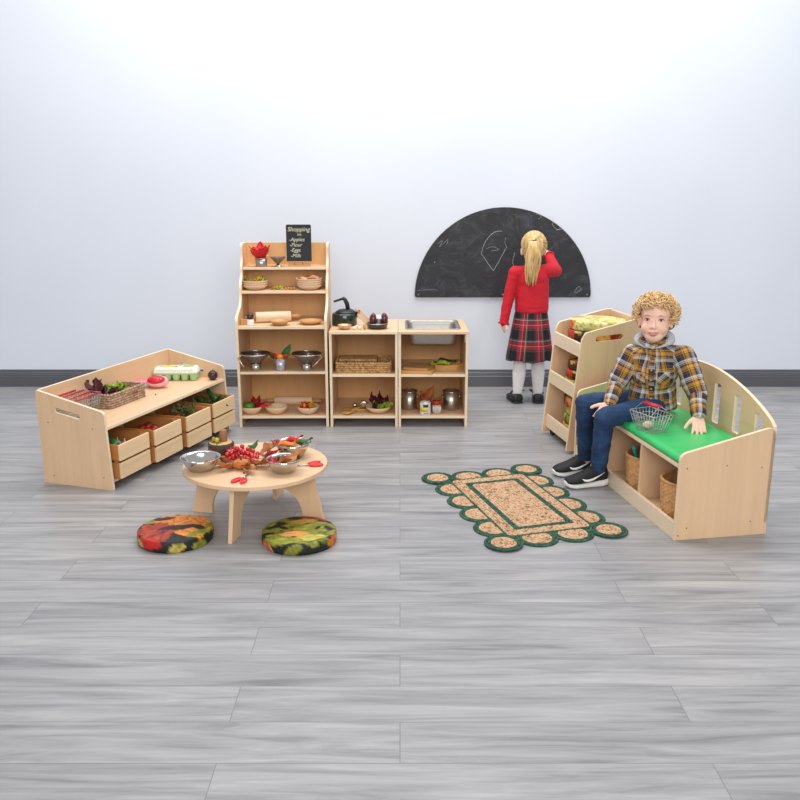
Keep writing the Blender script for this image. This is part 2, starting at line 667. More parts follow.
# the tall kite-like outline left of the girl, then small scribbles
for pts_, w_ in (
        ([bp(500, 230.5), bp(492, 232), bp(484, 241), bp(480, 252.5)], 0.00105),
        ([bp(480, 252.5), bp(486, 261), bp(492.5, 270)], 0.00105),
        ([bp(492.5, 270), bp(499, 258), bp(505, 246)], 0.00105),
        ([bp(513, 252), bp(511.5, 262), bp(514, 268)], 0.00099),
        ([bp(504, 237), bp(503, 242), bp(505, 246)], 0.00062),
        ([bp(546, 216), bp(551, 221), bp(549, 224), bp(554, 229), bp(560, 228)], 0.00081),
        ([bp(533, 214), bp(538, 216), bp(535, 219)], 0.00074),
        ([bp(552, 223), bp(558, 226), bp(553, 230)], 0.00068),
        ([bp(574, 290), bp(578, 286), bp(580, 289), bp(575, 292), bp(574, 290)], 0.00074),
        ([bp(437, 243), bp(442, 240), bp(439, 246), bp(447, 239), bp(446, 244)], 0.00056),
        ([bp(485, 248), bp(492, 246), bp(497, 249), bp(490, 250)], 0.00062),
        ([bp(434, 261), bp(434.6, 261.6)], 0.00174),
        ([bp(417, 290), bp(428, 289), bp(438, 289.5)], 0.00043),
):
    ch = MB()
    stroke(ch, pts_, w_)
    link('chalk_line', ch, M_CHALK, r)

# ------------------------------------------------------------------ cushions printed with autumn leaves
def leaf_field(p, ang, size, kind, c):
    """signed inside value and vein value of one printed leaf at p"""
    x, y = p[0] - c[0], p[1] - c[1]
    ca, sa = math.cos(ang), math.sin(ang)
    u, v = (x * ca + y * sa) / size, (-x * sa + y * ca) / size
    if kind == 'maple':
        th = math.atan2(v, u)
        rr = math.hypot(u, v)
        lob = max(math.cos(.5 * (th - q)) ** 26 * s_ for q, s_ in ((0, 1), (.95, .9), (-.95, .9), (1.9, .62), (-1.9, .62)))
        lim = .34 + .66 * lob + .05 * math.sin(19 * th)
        vein = min(abs(math.sin(th - q)) * rr if math.cos(th - q) > 0 else 9 for q in (0, .95, -.95, 1.9, -1.9))
        return lim - rr, vein
    w = .42 * math.sin(PI * min(max((u + 1) / 2, 0), 1)) ** .8
    return (w - abs(v)) if -1 < u < 1 else -1, min(abs(v), abs(((abs(v) * 1.2 + u * 1.0) % .28) - .14) + .03)


def cushion_mesh(name, leaves, base, seg=128, nr=30, rad=.147, h=.047):
    prof = [(rad * i / nr, h + .004 * (1 - (i / nr) ** 2)) for i in range(nr)] + [(rad - .003, h - .0005), (rad, h - .004), (rad + .0012, h * .7), (rad + .0018, h * .5), (rad + .0012, h * .3), (rad, .004), (rad - .003, .0004), (rad * .5, 0), (0, 0)]
    m = MB().lathe(prof, seg)
    me = m.mesh(name)
    at = me.color_attributes.new('print', 'FLOAT_COLOR', 'POINT')
    buf = np.ones((len(me.vertices), 4), dtype=np.float32)
    for i, v in enumerate(me.vertices):
        x, y, z = v.co
        q = math.hypot(x, y)
        ext = 1 + max(0, h - .003 - z) / max(q, .01) if q > rad * .9 else 1
        p = (x * ext / rad, y * ext / rad)
        nzv = noise.noise(Vector((p[0] * 9, p[1] * 9, 3.1)))
        c = mul(base, 1 + .5 * nzv)
        for (cx, cy, ang, size, kind, c1, c2) in leaves:
            w = .03 * noise.noise(Vector((p[0] * 6, p[1] * 6, size * 9)))
            ins, vein = leaf_field((p[0] + w, p[1] - w), ang, size, kind, (cx, cy))
            if ins > 0:
                f = .5 + .9 * noise.noise(Vector((p[0] * 5 + cx, p[1] * 5, cy * 7 + size)))
                f = min(max(f, 0), 1)
                c = tuple(a * (1 - f) + b * f for a, b in zip(c1, c2))
                if vein < .03:
                    c = mul(c, .58)
                if ins < .035:
                    c = mul(c, .5)
        buf[i, :3] = c
    at.data.foreach_set('color', buf.ravel())
    return me


lc = {k: lin(v) for k, v in dict(or1='E8821E', or2='F0A040', rd1='8A1816', rd2='BC4622', dr='4A1018', yg1='767A1E', yg2='A8A83A', ol1='4E5A16', ol2='8E8E2C', br='C21A1A', pk='E09870', ye='DCC05A', cr='E4DA9A').items()}
DARK = lin('17160F')
LV1 = [(-.72, .42, .5, .34, 'oval', lc['yg1'], lc['yg2']), (.12, .30, 1.45, .98, 'maple', lc['or1'], lc['or2']), (-.12, .25, 2.7, .62, 'maple', lc['or1'], lc['or2']),
       (.62, .30, .3, .60, 'maple', lc['or1'], lc['or2']), (.35, -.25, -.6, .7, 'oval', lc['or1'], lc['or2']), (.62, .05, 2.6, .3, 'oval', DARK, lc['dr']),
       (-.22, -.38, 2.9, .80, 'maple', lc['rd1'], lc['rd2']), (-.55, -.15, 2.4, .5, 'maple', lc['rd1'], lc['rd2']), (-.15, -.06, .5, .34, 'oval', DARK, lc['dr']), (.25, .0, .6, .36, 'oval', DARK, lc['dr']), (-.45, .62, .3, .32, 'oval', lc['dr'], DARK),
       (.72, -.35, .9, .42, 'oval', lc['yg1'], lc['yg2']), (.92, .22, 1.2, .3, 'oval', lc['yg1'], lc['yg2']), (-.52, -.92, -.35, .46, 'oval', lc['br'], lc['br']), (-.98, -.5, 1.7, .34, 'oval', lc['br'], lc['rd2']),
       (.30, -1.15, .6, .32, 'oval', lc['yg1'], lc['ye']), (.98, -.72, .8, .36, 'oval', lc['yg1'], lc['yg2']), (-.9, -.72, 2.0, .22, 'oval', lc['yg2'], lc['ye'])]
rnd = random.Random(11)
LV2 = []
for k in range(46):
    a, q = rnd.uniform(0, 6.28), 1.25 * math.sqrt(rnd.random())
    LV2.append((q * math.cos(a), q * math.sin(a), rnd.uniform(-.5, .9), rnd.uniform(.26, .42), 'oval', *rnd.choice([(lc['ol1'], lc['ol2']), (lc['yg1'], lc['ol2']), (lc['ol1'], lc['yg2'])])))
LV2 += [(.05, .55, .3, .42, 'oval', lc['or1'], lc['ol2']), (.2, .12, .35, .46, 'oval', lc['yg1'], lc['yg2']), (.62, .80, -.6, .36, 'oval', lc['br'], lc['br']), (.2, .95, 0, .4, 'oval', lc['dr'], lc['rd1']), (-.1, -.32, .15, .44, 'oval', lc['pk'], lc['or2']), (.35, -.55, .25, .5, 'oval', lc['yg2'], lc['ye']),
        (1.1, -.35, 1.2, .4, 'oval', lc['or1'], lc['rd2']), (-.95, -.75, -.9, .36, 'oval', lc['rd2'], lc['pk']), (-.3, -.75, .1, .5, 'oval', lc['yg1'], lc['yg2']), (.5, .1, 1.1, .16, 'oval', DARK, DARK), (.78, .1, 2.0, .2, 'oval', DARK, DARK), (-.45, .1, 2.6, .2, 'oval', DARK, DARK)]


def rand_leaves(seed, pal, n=26):
    rd = random.Random(seed)
    out = []
    for k in range(n):
        a, q = rd.uniform(0, 6.28), 1.25 * math.sqrt(rd.random())
        out.append((q * math.cos(a), q * math.sin(a), rd.uniform(0, 6.28), rd.uniform(.35, .6), rd.choice(['oval', 'maple']), *rd.choice(pal)))
    return out


ORP = [(lc['or1'], lc['or2']), (lc['rd1'], lc['rd2']), (lc['br'], lc['rd2']), (lc['or1'], lc['ye']), (lc['yg1'], lc['ye'])]
YEP = [(lc['cr'], lc['ye']), (lc['cr'], lc['yg2']), (lc['ye'], lc['cr']), (lc['cr'], lc['cr'])]
GRP = [(lc['ol1'], lc['ol2']), (lc['yg1'], lc['yg2']), (lc['yg1'], lc['ye']), (lc['ol2'], lc['ye'])]
cp = NT('leaf_print_fabric')
an = cp.n('Attribute', attribute_name='print')
cp.l(an.outputs['Color'], cp.b.inputs['Base Color'])
cp.b.inputs['Roughness'].default_value = .55
nz = cp.n('TexNoise', Scale=25, Detail=3)
cp.l(cp.coords(), nz.inputs['Vector'])
cp.bump(nz.outputs[0], .15, .003)
M_PRINT = cp.m
CG = 'round leaf-print floor cushions'
tag(link('floor_cushion', cushion_mesh('cushion_maple', LV1, DARK), M_PRINT), 'round cushion with orange maple leaf print on the floor, left of the table leg', 'cushion', CG).location = (-.898, 3.232, 0)
tag(link('floor_cushion', cushion_mesh('cushion_green', LV2, DARK), M_PRINT), 'round cushion with olive green leaf print on the floor, right of the table front leg', 'cushion', CG).location = (-.401, 3.212, 0)
C_OR = cushion_mesh('cushion_red_side', rand_leaves(5, ORP, 34), lin('3A1A10'), 96, 18)
C_YE = cushion_mesh('cushion_cream', rand_leaves(8, YEP, 30) + [(-.95, -.5, 1.0, .6, 'oval', lc['br'], lc['or1']), (-1.15, .2, 1.5, .5, 'oval', lc['rd1'], lc['or1']), (-.5, -1.1, .2, .5, 'oval', lc['or1'], lc['rd1']), (-.3, .1, .4, .22, 'oval', lc['br'], lc['pk']), (-.15, -.35, .3, .1, 'oval', DARK, DARK)], lin('A09A50'), 96, 18)
C_GR = cushion_mesh('cushion_olive', rand_leaves(14, GRP, 34), DARK, 96, 18)

# ------------------------------------------------------------------ cushion trolley and storage bench (one line, turned 10 degrees)
BA = 1.745
BO = Vector((1.092, 3.212, 0))


def rb(l, k, z=0):
    return BO + Vector((math.cos(BA), math.sin(BA), 0)) * l + Vector((math.sin(BA), -math.cos(BA), 0)) * k + Vector((0, 0, z))


def fn_l(a, b, t_):
    """panel across the bench: a = depth, b = height, t = along"""
    return (t_, -a, b)


tr = thing('cushion_trolley', 'birch trolley on castors with three lipped shelves of leaf-print cushions', 'trolley', rb(1.158, -.018), BA)
pr = roundpoly([(.0, .014, .004), (.388, .014, .004), (.388, .705, .012), (.345, .705, .03), (.075, .640, .025), (.056, .605, .03)])
for i, (a, b) in enumerate(((0, TH), (.381, .399))):
    slot = [rrect(.130, .278, .592, .622, .012)] if i == 0 else []
    sl = []
    for h_ in slot:
        sl.append([(x, y + (x - .13) * .07) for x, y in h_])
    link('side_panel', MB().prism(pr, a, b, fn_l, sl, 0, True), [M_WZ, M_EDGE], tr, .0012)
link('back_panel', MB().box(TH, .381, -.380, -.370, .03, .66), M_BACK, tr)
link('back_rail', MB().box(TH, .381, -.384, -.368, .62, .702), M_WX, tr, .002)
for z, k0 in ((.058, .022), (.312, .030), (.528, .048)):
    link('shelf', MB().box(TH, .381, -.370, -k0, z - .012, z), M_WX, tr)
    link('front_lip', MB().box(TH, .381, -k0 - .013, -k0 + .001, z - .014, z + .058), M_EDGE, tr, .002)
for x in (.055, .345):
    for y in (-.05, -.33):
        m = MB()
        q = MB()
        w = link('castor', MB().lathe([(0, -.008), (.016, -.008), (.02, -.004), (.02, .004), (.016, .008), (0, .008)], 20), M_BLACK, tr)
        w.rotation_euler = (PI / 2, 0, .5)
        w.location = (x, y, .02)
        f_ = link('castor_plate', MB().box(-.014, .014, -.014, .014, .018, .026).tube([(0, 0, .026), (0, 0, .010)], .005, 8), M_STEELB, w)
        f_.rotation_euler = (-PI / 2, 0, 0)
names = {3: ['bottom', 'second', 'third', 'top'], 2: ['lowest', 'middle', 'topmost']}


def stack(z0, seq, where, key):
    for i, me in enumerate(seq):
        o = bpy.data.objects.new('floor_cushion', me)
        COL.objects.link(o)
        if not me.materials:
            me.materials.append(M_PRINT)
        o.location = rb(1.3575, .196 + .006 * ((i * 7) % 3 - 1), z0 + i * .0512)
        o.rotation_euler = (0, 0, i * 1.3 if me is not C_YE else BA - 3.14 + .3)
        tag(o, f'leaf-print cushion, {key[i]} in the stack on the {where} of the trolley', 'cushion', CG)


stack(.5285, [C_GR, C_OR, C_YE], 'top shelf', ['lowest', 'middle one', 'pale yellow topmost'])
stack(.3125, [C_GR, C_OR, C_OR], 'middle shelf', ['lowest', 'second from below', 'topmost'])
stack(.0585, [C_OR, C_GR, C_GR, C_OR], 'bottom shelf', ['lowest', 'second from below', 'third from below', 'topmost'])

bn = thing('storage_bench', 'birch storage bench with an arched slotted back where the boy sits', 'bench', rb(0, 0), BA)
pr = roundpoly([(0, 0), (.40, 0), (.40, .452, .02), (.02, .356, .03), (.0, .345, .012)])
pr = roundpoly([(0, 0), (.40, 0), (.40, .455, .03), (.0, .358, .034)])
LB_ = 1.098
for a, b in ((0, TH), (LB_ - TH, LB_)):
    e = link('end_panel', MB().prism(pr, a, b, fn_l, (), 0, True), [M_WZ, M_EDGE], bn, .0012)
    if a == 0:
        for k, z in ((.032, .30), (.20, .303), (.352, .287), (.05, .05), (.325, .06), (.015, .02)):
            s_ = link('screw', MB().lathe([(0, 0), (.0035, 0), (.003, .0008), (0, .001)], 10), M_SCREW, e)
            s_.location = (-.0001, -k, z)
            s_.rotation_euler = (0, -PI / 2, 0)
back = [(0.0, .05), (LB_, .05)]
for i in range(41):
    u = 1 - i / 40
    back.append((LB_ * u, .452 + .145 * math.sin(PI * u) ** .75))
slots = []
for c in (.105, .265, .43, .60, .77, .93):
    hi = .545 if .2 < c < .9 else .475
    if c == .265 or c == .77:
        hi = .515
    if c in (.43, .60):
        hi = .530
    slots.append(rrect(c - .0255, c + .0255, .352, hi, .008, 3))
link('back_panel', MB().prism(back, .384, .40, lambda a, b, t_: (a, -t_, b), slots, 0, True), [M_WX, M_EDGE], bn, .0012)
link('seat_board', MB().box(TH, LB_ - TH, -.384, -.004, .297, .314, 0, (3,)), [M_WX, M_EDGE], bn, .0015)
link('base_board', MB().box(TH, LB_ - TH, -.384, -.018, .030, .045), M_WX, bn)
link('front_rail', MB().box(TH, LB_ - TH, -.018, -.002, 0, .070), M_EDGE, bn, .0015)
for x in (.365, .735):
    link('divider', MB().box(x - TH / 2, x + TH / 2, -.384, -.012, .045, .297), M_WZ, bn, .0015)
link('inner_back', MB().box(TH, LB_ - TH, -.384, -.376, .045, .297), M_BACK, bn)

m = MB()
nx, ny = 60, 22
x0, x1, y0, y1, zc0, zc1 = TH + .003, LB_ - TH - .003, -.380, -.006, .3145, .346
vs, fs = [], []


def cush_z(u, v):
    e = min(u, 1 - u) * (x1 - x0)
    e2 = min(v, 1 - v) * (y1 - y0)
    d = min(e, e2)
    q = 1 - max(0, 1 - d / .014) ** 2
    return zc0 + (zc1 - zc0) * (.45 + .55 * math.sqrt(max(q, 0))) + .0022 * noise.noise(Vector((u * 14 + v * 2, v * 3, 1.7)))


for i in range(nx + 1):
    for j in range(ny + 1):
        u, v = i / nx, j / ny
        u2 = .5 - .5 * math.cos(PI * u) if False else u
        vs.append((x0 + (x1 - x0) * u2, y0 + (y1 - y0) * v, cush_z(u, v)))
N = len(vs)
vs += [(a, b, zc0) for a, b, c in vs]
k = ny + 1
for i in range(nx):
    for j in range(ny):
        a, b, c, d = i * k + j, (i + 1) * k + j, (i + 1) * k + j + 1, i * k + j + 1
        fs += [(a, b, c, d), (N + d, N + c, N + b, N + a)]
rim = [i * k for i in range(nx + 1)] + [nx * k + j for j in range(1, ny + 1)] + [i * k + ny for i in range(nx - 1, -1, -1)] + [j for j in range(ny - 1, 0, -1)]
fs += [(rim[i], N + rim[i], N + rim[(i + 1) % len(rim)], rim[(i + 1) % len(rim)]) for i in range(len(rim))]
m.raw(vs, fs)
seat = solo('seat_cushion', m, mat('green_vinyl', '33BC66', .36, 0, .05, 12, .04), 'long bright green padded cushion on the storage bench seat', 'cushion', rb(0, 0), BA)


# ------------------------------------------------------------------ round wicker baskets under the bench
def wicker_round(label, loc, r0, r1, h, group):
    root = thing('wicker_basket', label, 'basket', loc, .3, group)
    rows, seg = 17, 104
    prof, ns = [], 26
    vs, fs = [], []
    for s_ in (0, 1):
        for i in range(rows * 4 + 1):
            u = i / (rows * 4)
            rr = r0 + (r1 - r0) * u + .004 * math.sin(PI * u)
            row = int(i / 4 + .001)
            vb = abs(math.sin(PI * (i / 4)))
            for k in range(seg):
                a = 2 * PI * k / seg
                q = rr - s_ * .005 + (.0026 * vb * (1 if (row % 2) else -1) * math.sin(ns * a / 1.0) + .0012 * vb) * (1 if not s_ else -1)
                vs.append((q * math.cos(a), q * math.sin(a), h * u + .004))
    n1_ = (rows * 4 + 1) * seg
    for s_ in (0, 1):
        for i in range(rows * 4):
            for k in range(seg):
                a, b = s_ * n1_ + i * seg + k, s_ * n1_ + i * seg + (k + 1) % seg
                f = (a, b, b + seg, a + seg)
                fs.append(f if not s_ else tuple(reversed(f)))
    for k in range(seg):
        k2 = (k + 1) % seg
        fs.append((k, n1_ + k, n1_ + k2, k2))
        t_ = rows * 4 * seg
        fs.append((t_ + k, t_ + k2, n1_ + t_ + k2, n1_ + t_ + k))
    body = link('woven_side', MB().raw(vs, fs), M_WICK, root)
    link('base', MB().lathe([(0, 0), (r0 - .002, 0), (r0 - .001, .006), (0, .006)], 48), M_WICK, root)
    rim = MB()
    for ph in (0, 2.1, 4.2):
        rim.tube([((r1 - .002 + .0035 * math.cos(20 * a + ph)) * math.cos(a), (r1 - .002 + .0035 * math.cos(20 * a + ph)) * math.sin(a), h + .005 + .0035 * math.sin(20 * a + ph)) for a in [2 * PI * i / 160 for i in range(160)]], .0034, 6, True)
    link('braided_rim', rim, M_WICK, root)
    return root


M_WICK = mat('willow_wicker', 'D09C64', .5, 0, .28, 60, .2)
wicker_round('round wicker basket of colourful tools in the middle bench compartment', rb(.488, .124, .0455), .094, .110, .150, 'round wicker baskets')
wicker_round('empty round wicker basket in the bench compartment nearest the end panel', rb(.146, .124, .0455), .094, .110, .150, 'round wicker baskets')


def handle_tool(label, loc, tilt, rz, c1, c2):
    root = thing('toy_tool', label, 'toy', loc, rz)
    root.rotation_euler = (0, tilt, rz)
    link('handle', MB().lathe([(0, .06), (.008, .062), (.010, .075), (.0085, .12), (.010, .135), (0, .138)], 14), c1, root)
    link('shaft', MB().lathe([(0, 0), (.006, 0), (.007, .05), (.008, .061), (0, .062)], 12), c2, root)


M_TEAL = mat('teal_plastic', '1E8E92', .4)
M_YEL = mat('yellow_plastic', 'DCC01E', .4)
M_GRNP = mat('dark_green_plastic', '1F5A3C', .45)
b0 = rb(.488, .124, .054)
bt_ = b0 + Vector((-.032, -.014, .066))
handle_tool('toy tool with a teal grip and yellow shaft leaning in the wicker basket', bt_ + Vector((-.020, -.01, .0)), -.30, .2, M_TEAL, M_YEL)
handle_tool('toy tool with a dark green grip standing in the wicker basket', bt_ + Vector((.02, .02, .0)), .25, 1.2, M_GRNP, M_GRNP)
handle_tool('yellow toy tool lying across the wicker basket beside the teal one', bt_ + Vector((.005, -.02, .0)), .34, -.5, M_YEL, M_YEL)
for i, (dx, dy, mm, nm) in enumerate(((.03, -.02, M_OLIVE, 'olive'), (-.03, .02, M_YEL, 'yellow'), (.0, .035, M_GRNP, 'dark green'))):
    solo('toy_block', MB().box(-.018, .018, -.014, .014, 0, .05), mm, f'{nm} toy block inside the tool basket under the bench', 'toy', b0 + Vector((dx, dy, 0)), i, 'blocks in the tool basket', .003)


# ------------------------------------------------------------------ wire baskets
def wire_basket(name, label, loc, rz, L, Wd, h, flare, nx_, ny_, nz_, wr=.0011):
    root = thing(name, label, 'basket', loc, rz)
    m = MB()
    a, b = L / 2, Wd / 2

    def ring(u):
        f = 1 - flare * (1 - u)
        return rrect(-a * f, a * f, -b * f, b * f, .012, 4)
    for i in range(nz_ + 1):
        u = i / nz_
        m.tube([(x, y, h * u + wr) for x, y in ring(u)], wr * (1.7 if i == nz_ else 1), 6, True)
    f0 = 1 - flare
    for i in range(nx_ + 1):
        x = -a + L * i / nx_
        x *= .97
        m.tube([(x, -b, h), (x * f0, -b * f0, wr), (x * f0, b * f0, wr), (x, b, h)], wr, 6)
    for i in range(ny_ + 1):
        y = (-b + Wd * i / ny_) * .96
        m.tube([(-a, y, h), (-a * f0, y * f0, wr), (a * f0, y * f0, wr), (a, y, h)], wr, 6)
    link('wire_frame', m, M_WIRE, root)
    return root


wb = wire_basket('wire_basket', 'small silver wire basket with red handle on the green bench cushion beside the boy', rb(.390, .060, .347), BA + .25, .155, .110, .078, .30, 8, 6, 4)
hm = MB()
hd = MB()
for sy in (-1, 1):
    pts = [(-.060, sy * .054, .078), (-.054, sy * .008, .112), (.054, sy * .008, .112), (.060, sy * .054, .078)]
    hm.tube(pts, .0013, 6)
    hd.tube([(-.050, sy * .008, .112), (.050, sy * .008, .112)], .0055, 10)
link('handle_wire', hm, M_WIRE, wb)
link('handle_grip', hd, M_RED, wb)['label'] = 'red handle grip'
solo('toy_egg', MB().ball((0, 0, .016), (.024, .017, .0165), 24, 14), M_CREAM, 'cream egg in the small wire basket beside the boy', 'toy food', rb(.406, .054, .3495), .4)

# ------------------------------------------------------------------ braided jute rug
def jute_mat(name, stops, fleck):
    t = NT(name)
    n1 = t.n('TexNoise', Scale=62, Detail=3)
    t.l(t.coords(), n1.inputs['Vector'])
    t.l(t.ramp(n1.outputs[0], stops), t.b.inputs['Base Color'])
    t.b.inputs['Roughness'].default_value = .9
    n2 = t.n('TexVoronoi', Scale=130)
    t.l(t.coords(), n2.inputs['Vector'])
    t.bump(n2.outputs[0], .7, .004)
    return t.m


M_JUTE = jute_mat('braided_jute', [(.30, lin('5E5A40')), (.40, lin('B08A62')), (.5, lin('C9A27E')), (.58, lin('D6B698')), (.66, lin('B0714E'))], 0)
M_JGRN = jute_mat('green_braid', [(.3, lin('18352A')), (.5, lin('29523F')), (.7, lin('456B55'))], 0)
rg = thing('jute_rug', 'rectangular braided jute rug with green borders and scalloped edge on the floor', 'rug', (.517, 3.624, 0), R(-73.5))
rg.scale = (1.0, .975, 1)


def braid_loops(mb, hx, hy, i0, i1, pitch=.0125, rr=.0066, zc=.0052):
    for i in range(i0, i1):
        a, b = hx - i * pitch, hy - i * pitch
        if b < .004 or a < .004:
            break
        P = []
        pts = rrect(-a, a, -b, b, min(.012, b * .9), 4)
        for q in range(len(pts)):
            p, p2 = Vector(pts[q]), Vector(pts[(q + 1) % len(pts)])
            n_ = max(1, int((p2 - p).length / .012))
            P += [p.lerp(p2, s_ / n_) for s_ in range(n_)]
        mb.tube([(p.x, p.y, zc + .0008 * (j % 2)) for j, p in enumerate(P)], [rr * (1.04 if j % 2 else .94) for j in range(len(P))], 7, True, 0, .75)


HX, HY = .350, .194
m = MB()
braid_loops(m, HX, HY, 1, 5)
braid_loops(m, HX, HY, 7, 20)
m.tube([(x_ * .01, 0, .0052) for x_ in range(-16, 17)], .0075, 7, False, 0, .8)
m.box(-HX + .01, HX - .01, -HY + .01, HY - .01, .0005, .003)
link('braided_centre', m, M_JUTE, rg)
m = MB()
braid_loops(m, HX, HY, 5, 7, rr=.0072)
link('inner_border', m, M_JGRN, rg)['label'] = 'green braided inner border'
m = MB()
braid_loops(m, HX, HY, 0, 1, rr=.006)
link('outline_border', m, M_JGRN, rg)['label'] = 'green braided outline'
sc = [(sx * .402, sy * .238, .066) for sx in (-1, 1) for sy in (-1, 1)] + [(x, sy * .216, .078) for x in (-.243, -.081, .081, .243) for sy in (-1, 1)] + [(sx * .386, y, .078) for sx in (-1, 1) for y in (-.082, .080)]
for i, (x, y, r_) in enumerate(sc):
    corner = i < 4
    m, g = MB(), MB()
    dirx, diry = (x, 0) if i >= 12 else (0, y)
    sx_, sy_ = (1.1, 1.1) if corner else ((1.06, 1.0) if i < 12 else (1.0, 1.04))
    z0 = .0075 if corner else .0028
    for j in range(7):
        q = r_ - j * .0118
        if q < .003:
            break
        (g if j < 2 else m).tube([(x + q * sx_ * math.cos(a), y + q * sy_ * math.sin(a), z0 + .0006 * (s_ % 2)) for s_, a in enumerate([2 * PI * w_ / 40 for w_ in range(40)])], .0068, 6, True, 0, .7)
    d = link('scallop', m, M_JUTE, rg)
    link('edging', g, M_JGRN, d)

# ------------------------------------------------------------------ bench shelf with crates on the left
LA = 1.251
LO = Vector((-1.694, 3.909, 0))


def lb(l, k, z=0):
    return LO + Vector((math.cos(LA), math.sin(LA), 0)) * l + Vector((math.sin(LA), -math.cos(LA), 0)) * k + Vector((0, 0, z))


LL, LD = 1.098, .386
cb = thing('crate_unit', 'low birch display unit with a raised back and four crates under its top shelf', 'shelf unit', LO, LA)
pr = roundpoly([(0, 0), (LD, 0, .003), (.366, .372, .022), (.0, .452, .006)])
for i, (a, b) in enumerate(((0, TH), (LL - TH, LL))):
    slot = [[(x, y - (x - .09) * .18) for x, y in rrect(.095, .235, .352, .378, .006, 3)]]
    e = link('end_panel', MB().prism(pr, a, b, fn_l, slot, 0, True), [M_WZ, M_EDGE], cb, .0012)
    if i == 0:
        for k, z in ((.055, .30), (.06, .04), (.30, .29), (.34, .06)):
            s_ = link('screw', MB().lathe([(0, 0), (.0035, 0), (.003, .0008), (0, .001)], 10), M_SCREW, e)
            s_.location = (-.0001, -k, z)
            s_.rotation_euler = (0, -PI / 2, 0)
link('back_panel', MB().box(TH, LL - TH, -.014, -.0, .02, .452, 0, (5,)), [M_WX, M_EDGE], cb, .0012)
link('top_shelf', MB().box(TH, LL - TH, -.368, -.014, .300 - TH, .300, 0, (2,)), [M_WX, M_EDGE], cb, .0012)
link('bottom_shelf', MB().box(TH, LL - TH, -.375, -.014, .030, .045), M_WX, cb, .0015)

# crates
CW, CD, CH = .232, .335, .168


def make_crate():
    root = thing('crate', '', 'crate', (0, 0, 0), LA, 'pine crates under the display shelf')
    w = CW / 2
    for z0, z1 in ((.004, .0785), (.0895, .166)):
        link('front_slat', MB().box(-w, w, -.011, 0, z0, z1), M_PINE, root, .0015)
        link('back_slat', MB().box(-w, w, CD - .011, CD, z0, z1), M_PINE, root, .0015)
        for sx in (-1, 1):
            a, b = (-w, -w + .008) if sx < 0 else (w - .008, w)
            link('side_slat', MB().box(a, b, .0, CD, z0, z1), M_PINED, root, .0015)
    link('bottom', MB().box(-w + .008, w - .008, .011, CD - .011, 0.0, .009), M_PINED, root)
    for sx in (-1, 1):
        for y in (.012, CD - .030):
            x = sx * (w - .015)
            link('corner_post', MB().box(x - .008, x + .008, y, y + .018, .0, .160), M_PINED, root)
    nl = MB()
    for x in (-w + .012, w - .012):
        for z in (.02, .06, .105, .15):
            nl.lathe([(0, 0), (.0018, 0), (0, .0006)], 8, (0, 0, 0))
            n_ = 8 + 2
            for q in range(len(nl.v) - n_, len(nl.v)):
                a, b, c = nl.v[q]
                nl.v[q] = (x + a, -.0003 - c, z + b)
    link('nail', nl, M_DSTEEL, root)
    return root


crate0 = make_crate()
spec = [(.153, .402, 'courgettes and garlic'), (.413, .418, 'tomatoes under the basket'), (.680, .432, 'red and green vegetables'), (.959, .424, 'leafy greens')]
ords = ['nearest the camera', 'second from the front', 'third from the front', 'farthest from the camera']
crates = []
for i, (l, k, what) in enumerate(spec):
    lab = f'pine slat crate of {what}, {ords[i]} under the display shelf'
    if i == 0:
        c = crate0
        c.location = lb(l, k, .0455)
        c['label'] = lab
    else:
        c = dup(crate0, lb(l, k, .0455), LA, lab)
    crates.append((l, k))


def in_crate(i, dx, dy, dz=.0):
    l, k = crates[i]
    return lb(l + dx, k - dy, .0545 + dz * 1.42)


# vegetables in the crates; a padding of dry straw raises them
M_STRAW = mat('straw', '9A7A3E', .8, 0, .3, 60)
for i in range(4):
    m = MB()
    rd = random.Random(40 + i)
    for q in range(150):
        x, y, z = rd.uniform(-.1, .1), rd.uniform(.03, .31), rd.uniform(.003, .10)
        a = rd.uniform(0, 6.28)
        l_ = rd.uniform(.03, .05)
        p = [Vector((x + l_ * t_ * math.cos(a), y + l_ * t_ * math.sin(a), max(.003, z + .012 * math.sin(2.6 * t_)))) for t_ in (-1, -.3, .3, 1)]
        p = [Vector((min(max(v.x, -.095), .095), min(max(v.y, .03), .308), v.z)) for v in p]
        m.tube(p, .0012, 4)
    o = link('straw_bedding', m, M_STRAW)
    tag(o, f'dry straw bedding in the crate {ords[i]}', 'straw', None, 'stuff')
    o.location = in_crate(i, 0, 0)
    o.rotation_euler = (0, 0, LA)
M_COURG = mat('courgette_skin', '2E6B35', .4, 0, .25, 25)
M_GARLIC = mat('garlic_skin', 'DDD3BE', .6, 0, .08, 40)


def courgette(label, loc, rz, L=.12, r_=.017, tilt=0):
    root = thing('courgette', label, 'vegetable', loc, rz, 'courgettes in the crates')
    root.rotation_euler = (0, tilt, rz)
    n = 14
    P = [(L * (i / n - .5), .008 * math.sin(PI * i / n), r_) for i in range(n + 1)]
    link('body', MB().tube(P, [r_ * (.45 + .55 * math.sin(PI * min(1, (i + .6) / n * .9 + .05)) ** .4) for i in range(n + 1)], 14), M_COURG, root)
    link('stalk', MB().tube([(L * .48, 0, r_), (L * .6, 0, r_ + .004)], [.007, .006], 8), M_GREENL, root)


courgette('dark green courgette lying left in the nearest crate', in_crate(0, -.055, .07, .092), LA + .9, .13, .020)
courgette('dark green courgette lying behind the garlic in the nearest crate', in_crate(0, -.05, .15, .088), LA + .6, .12, .017)


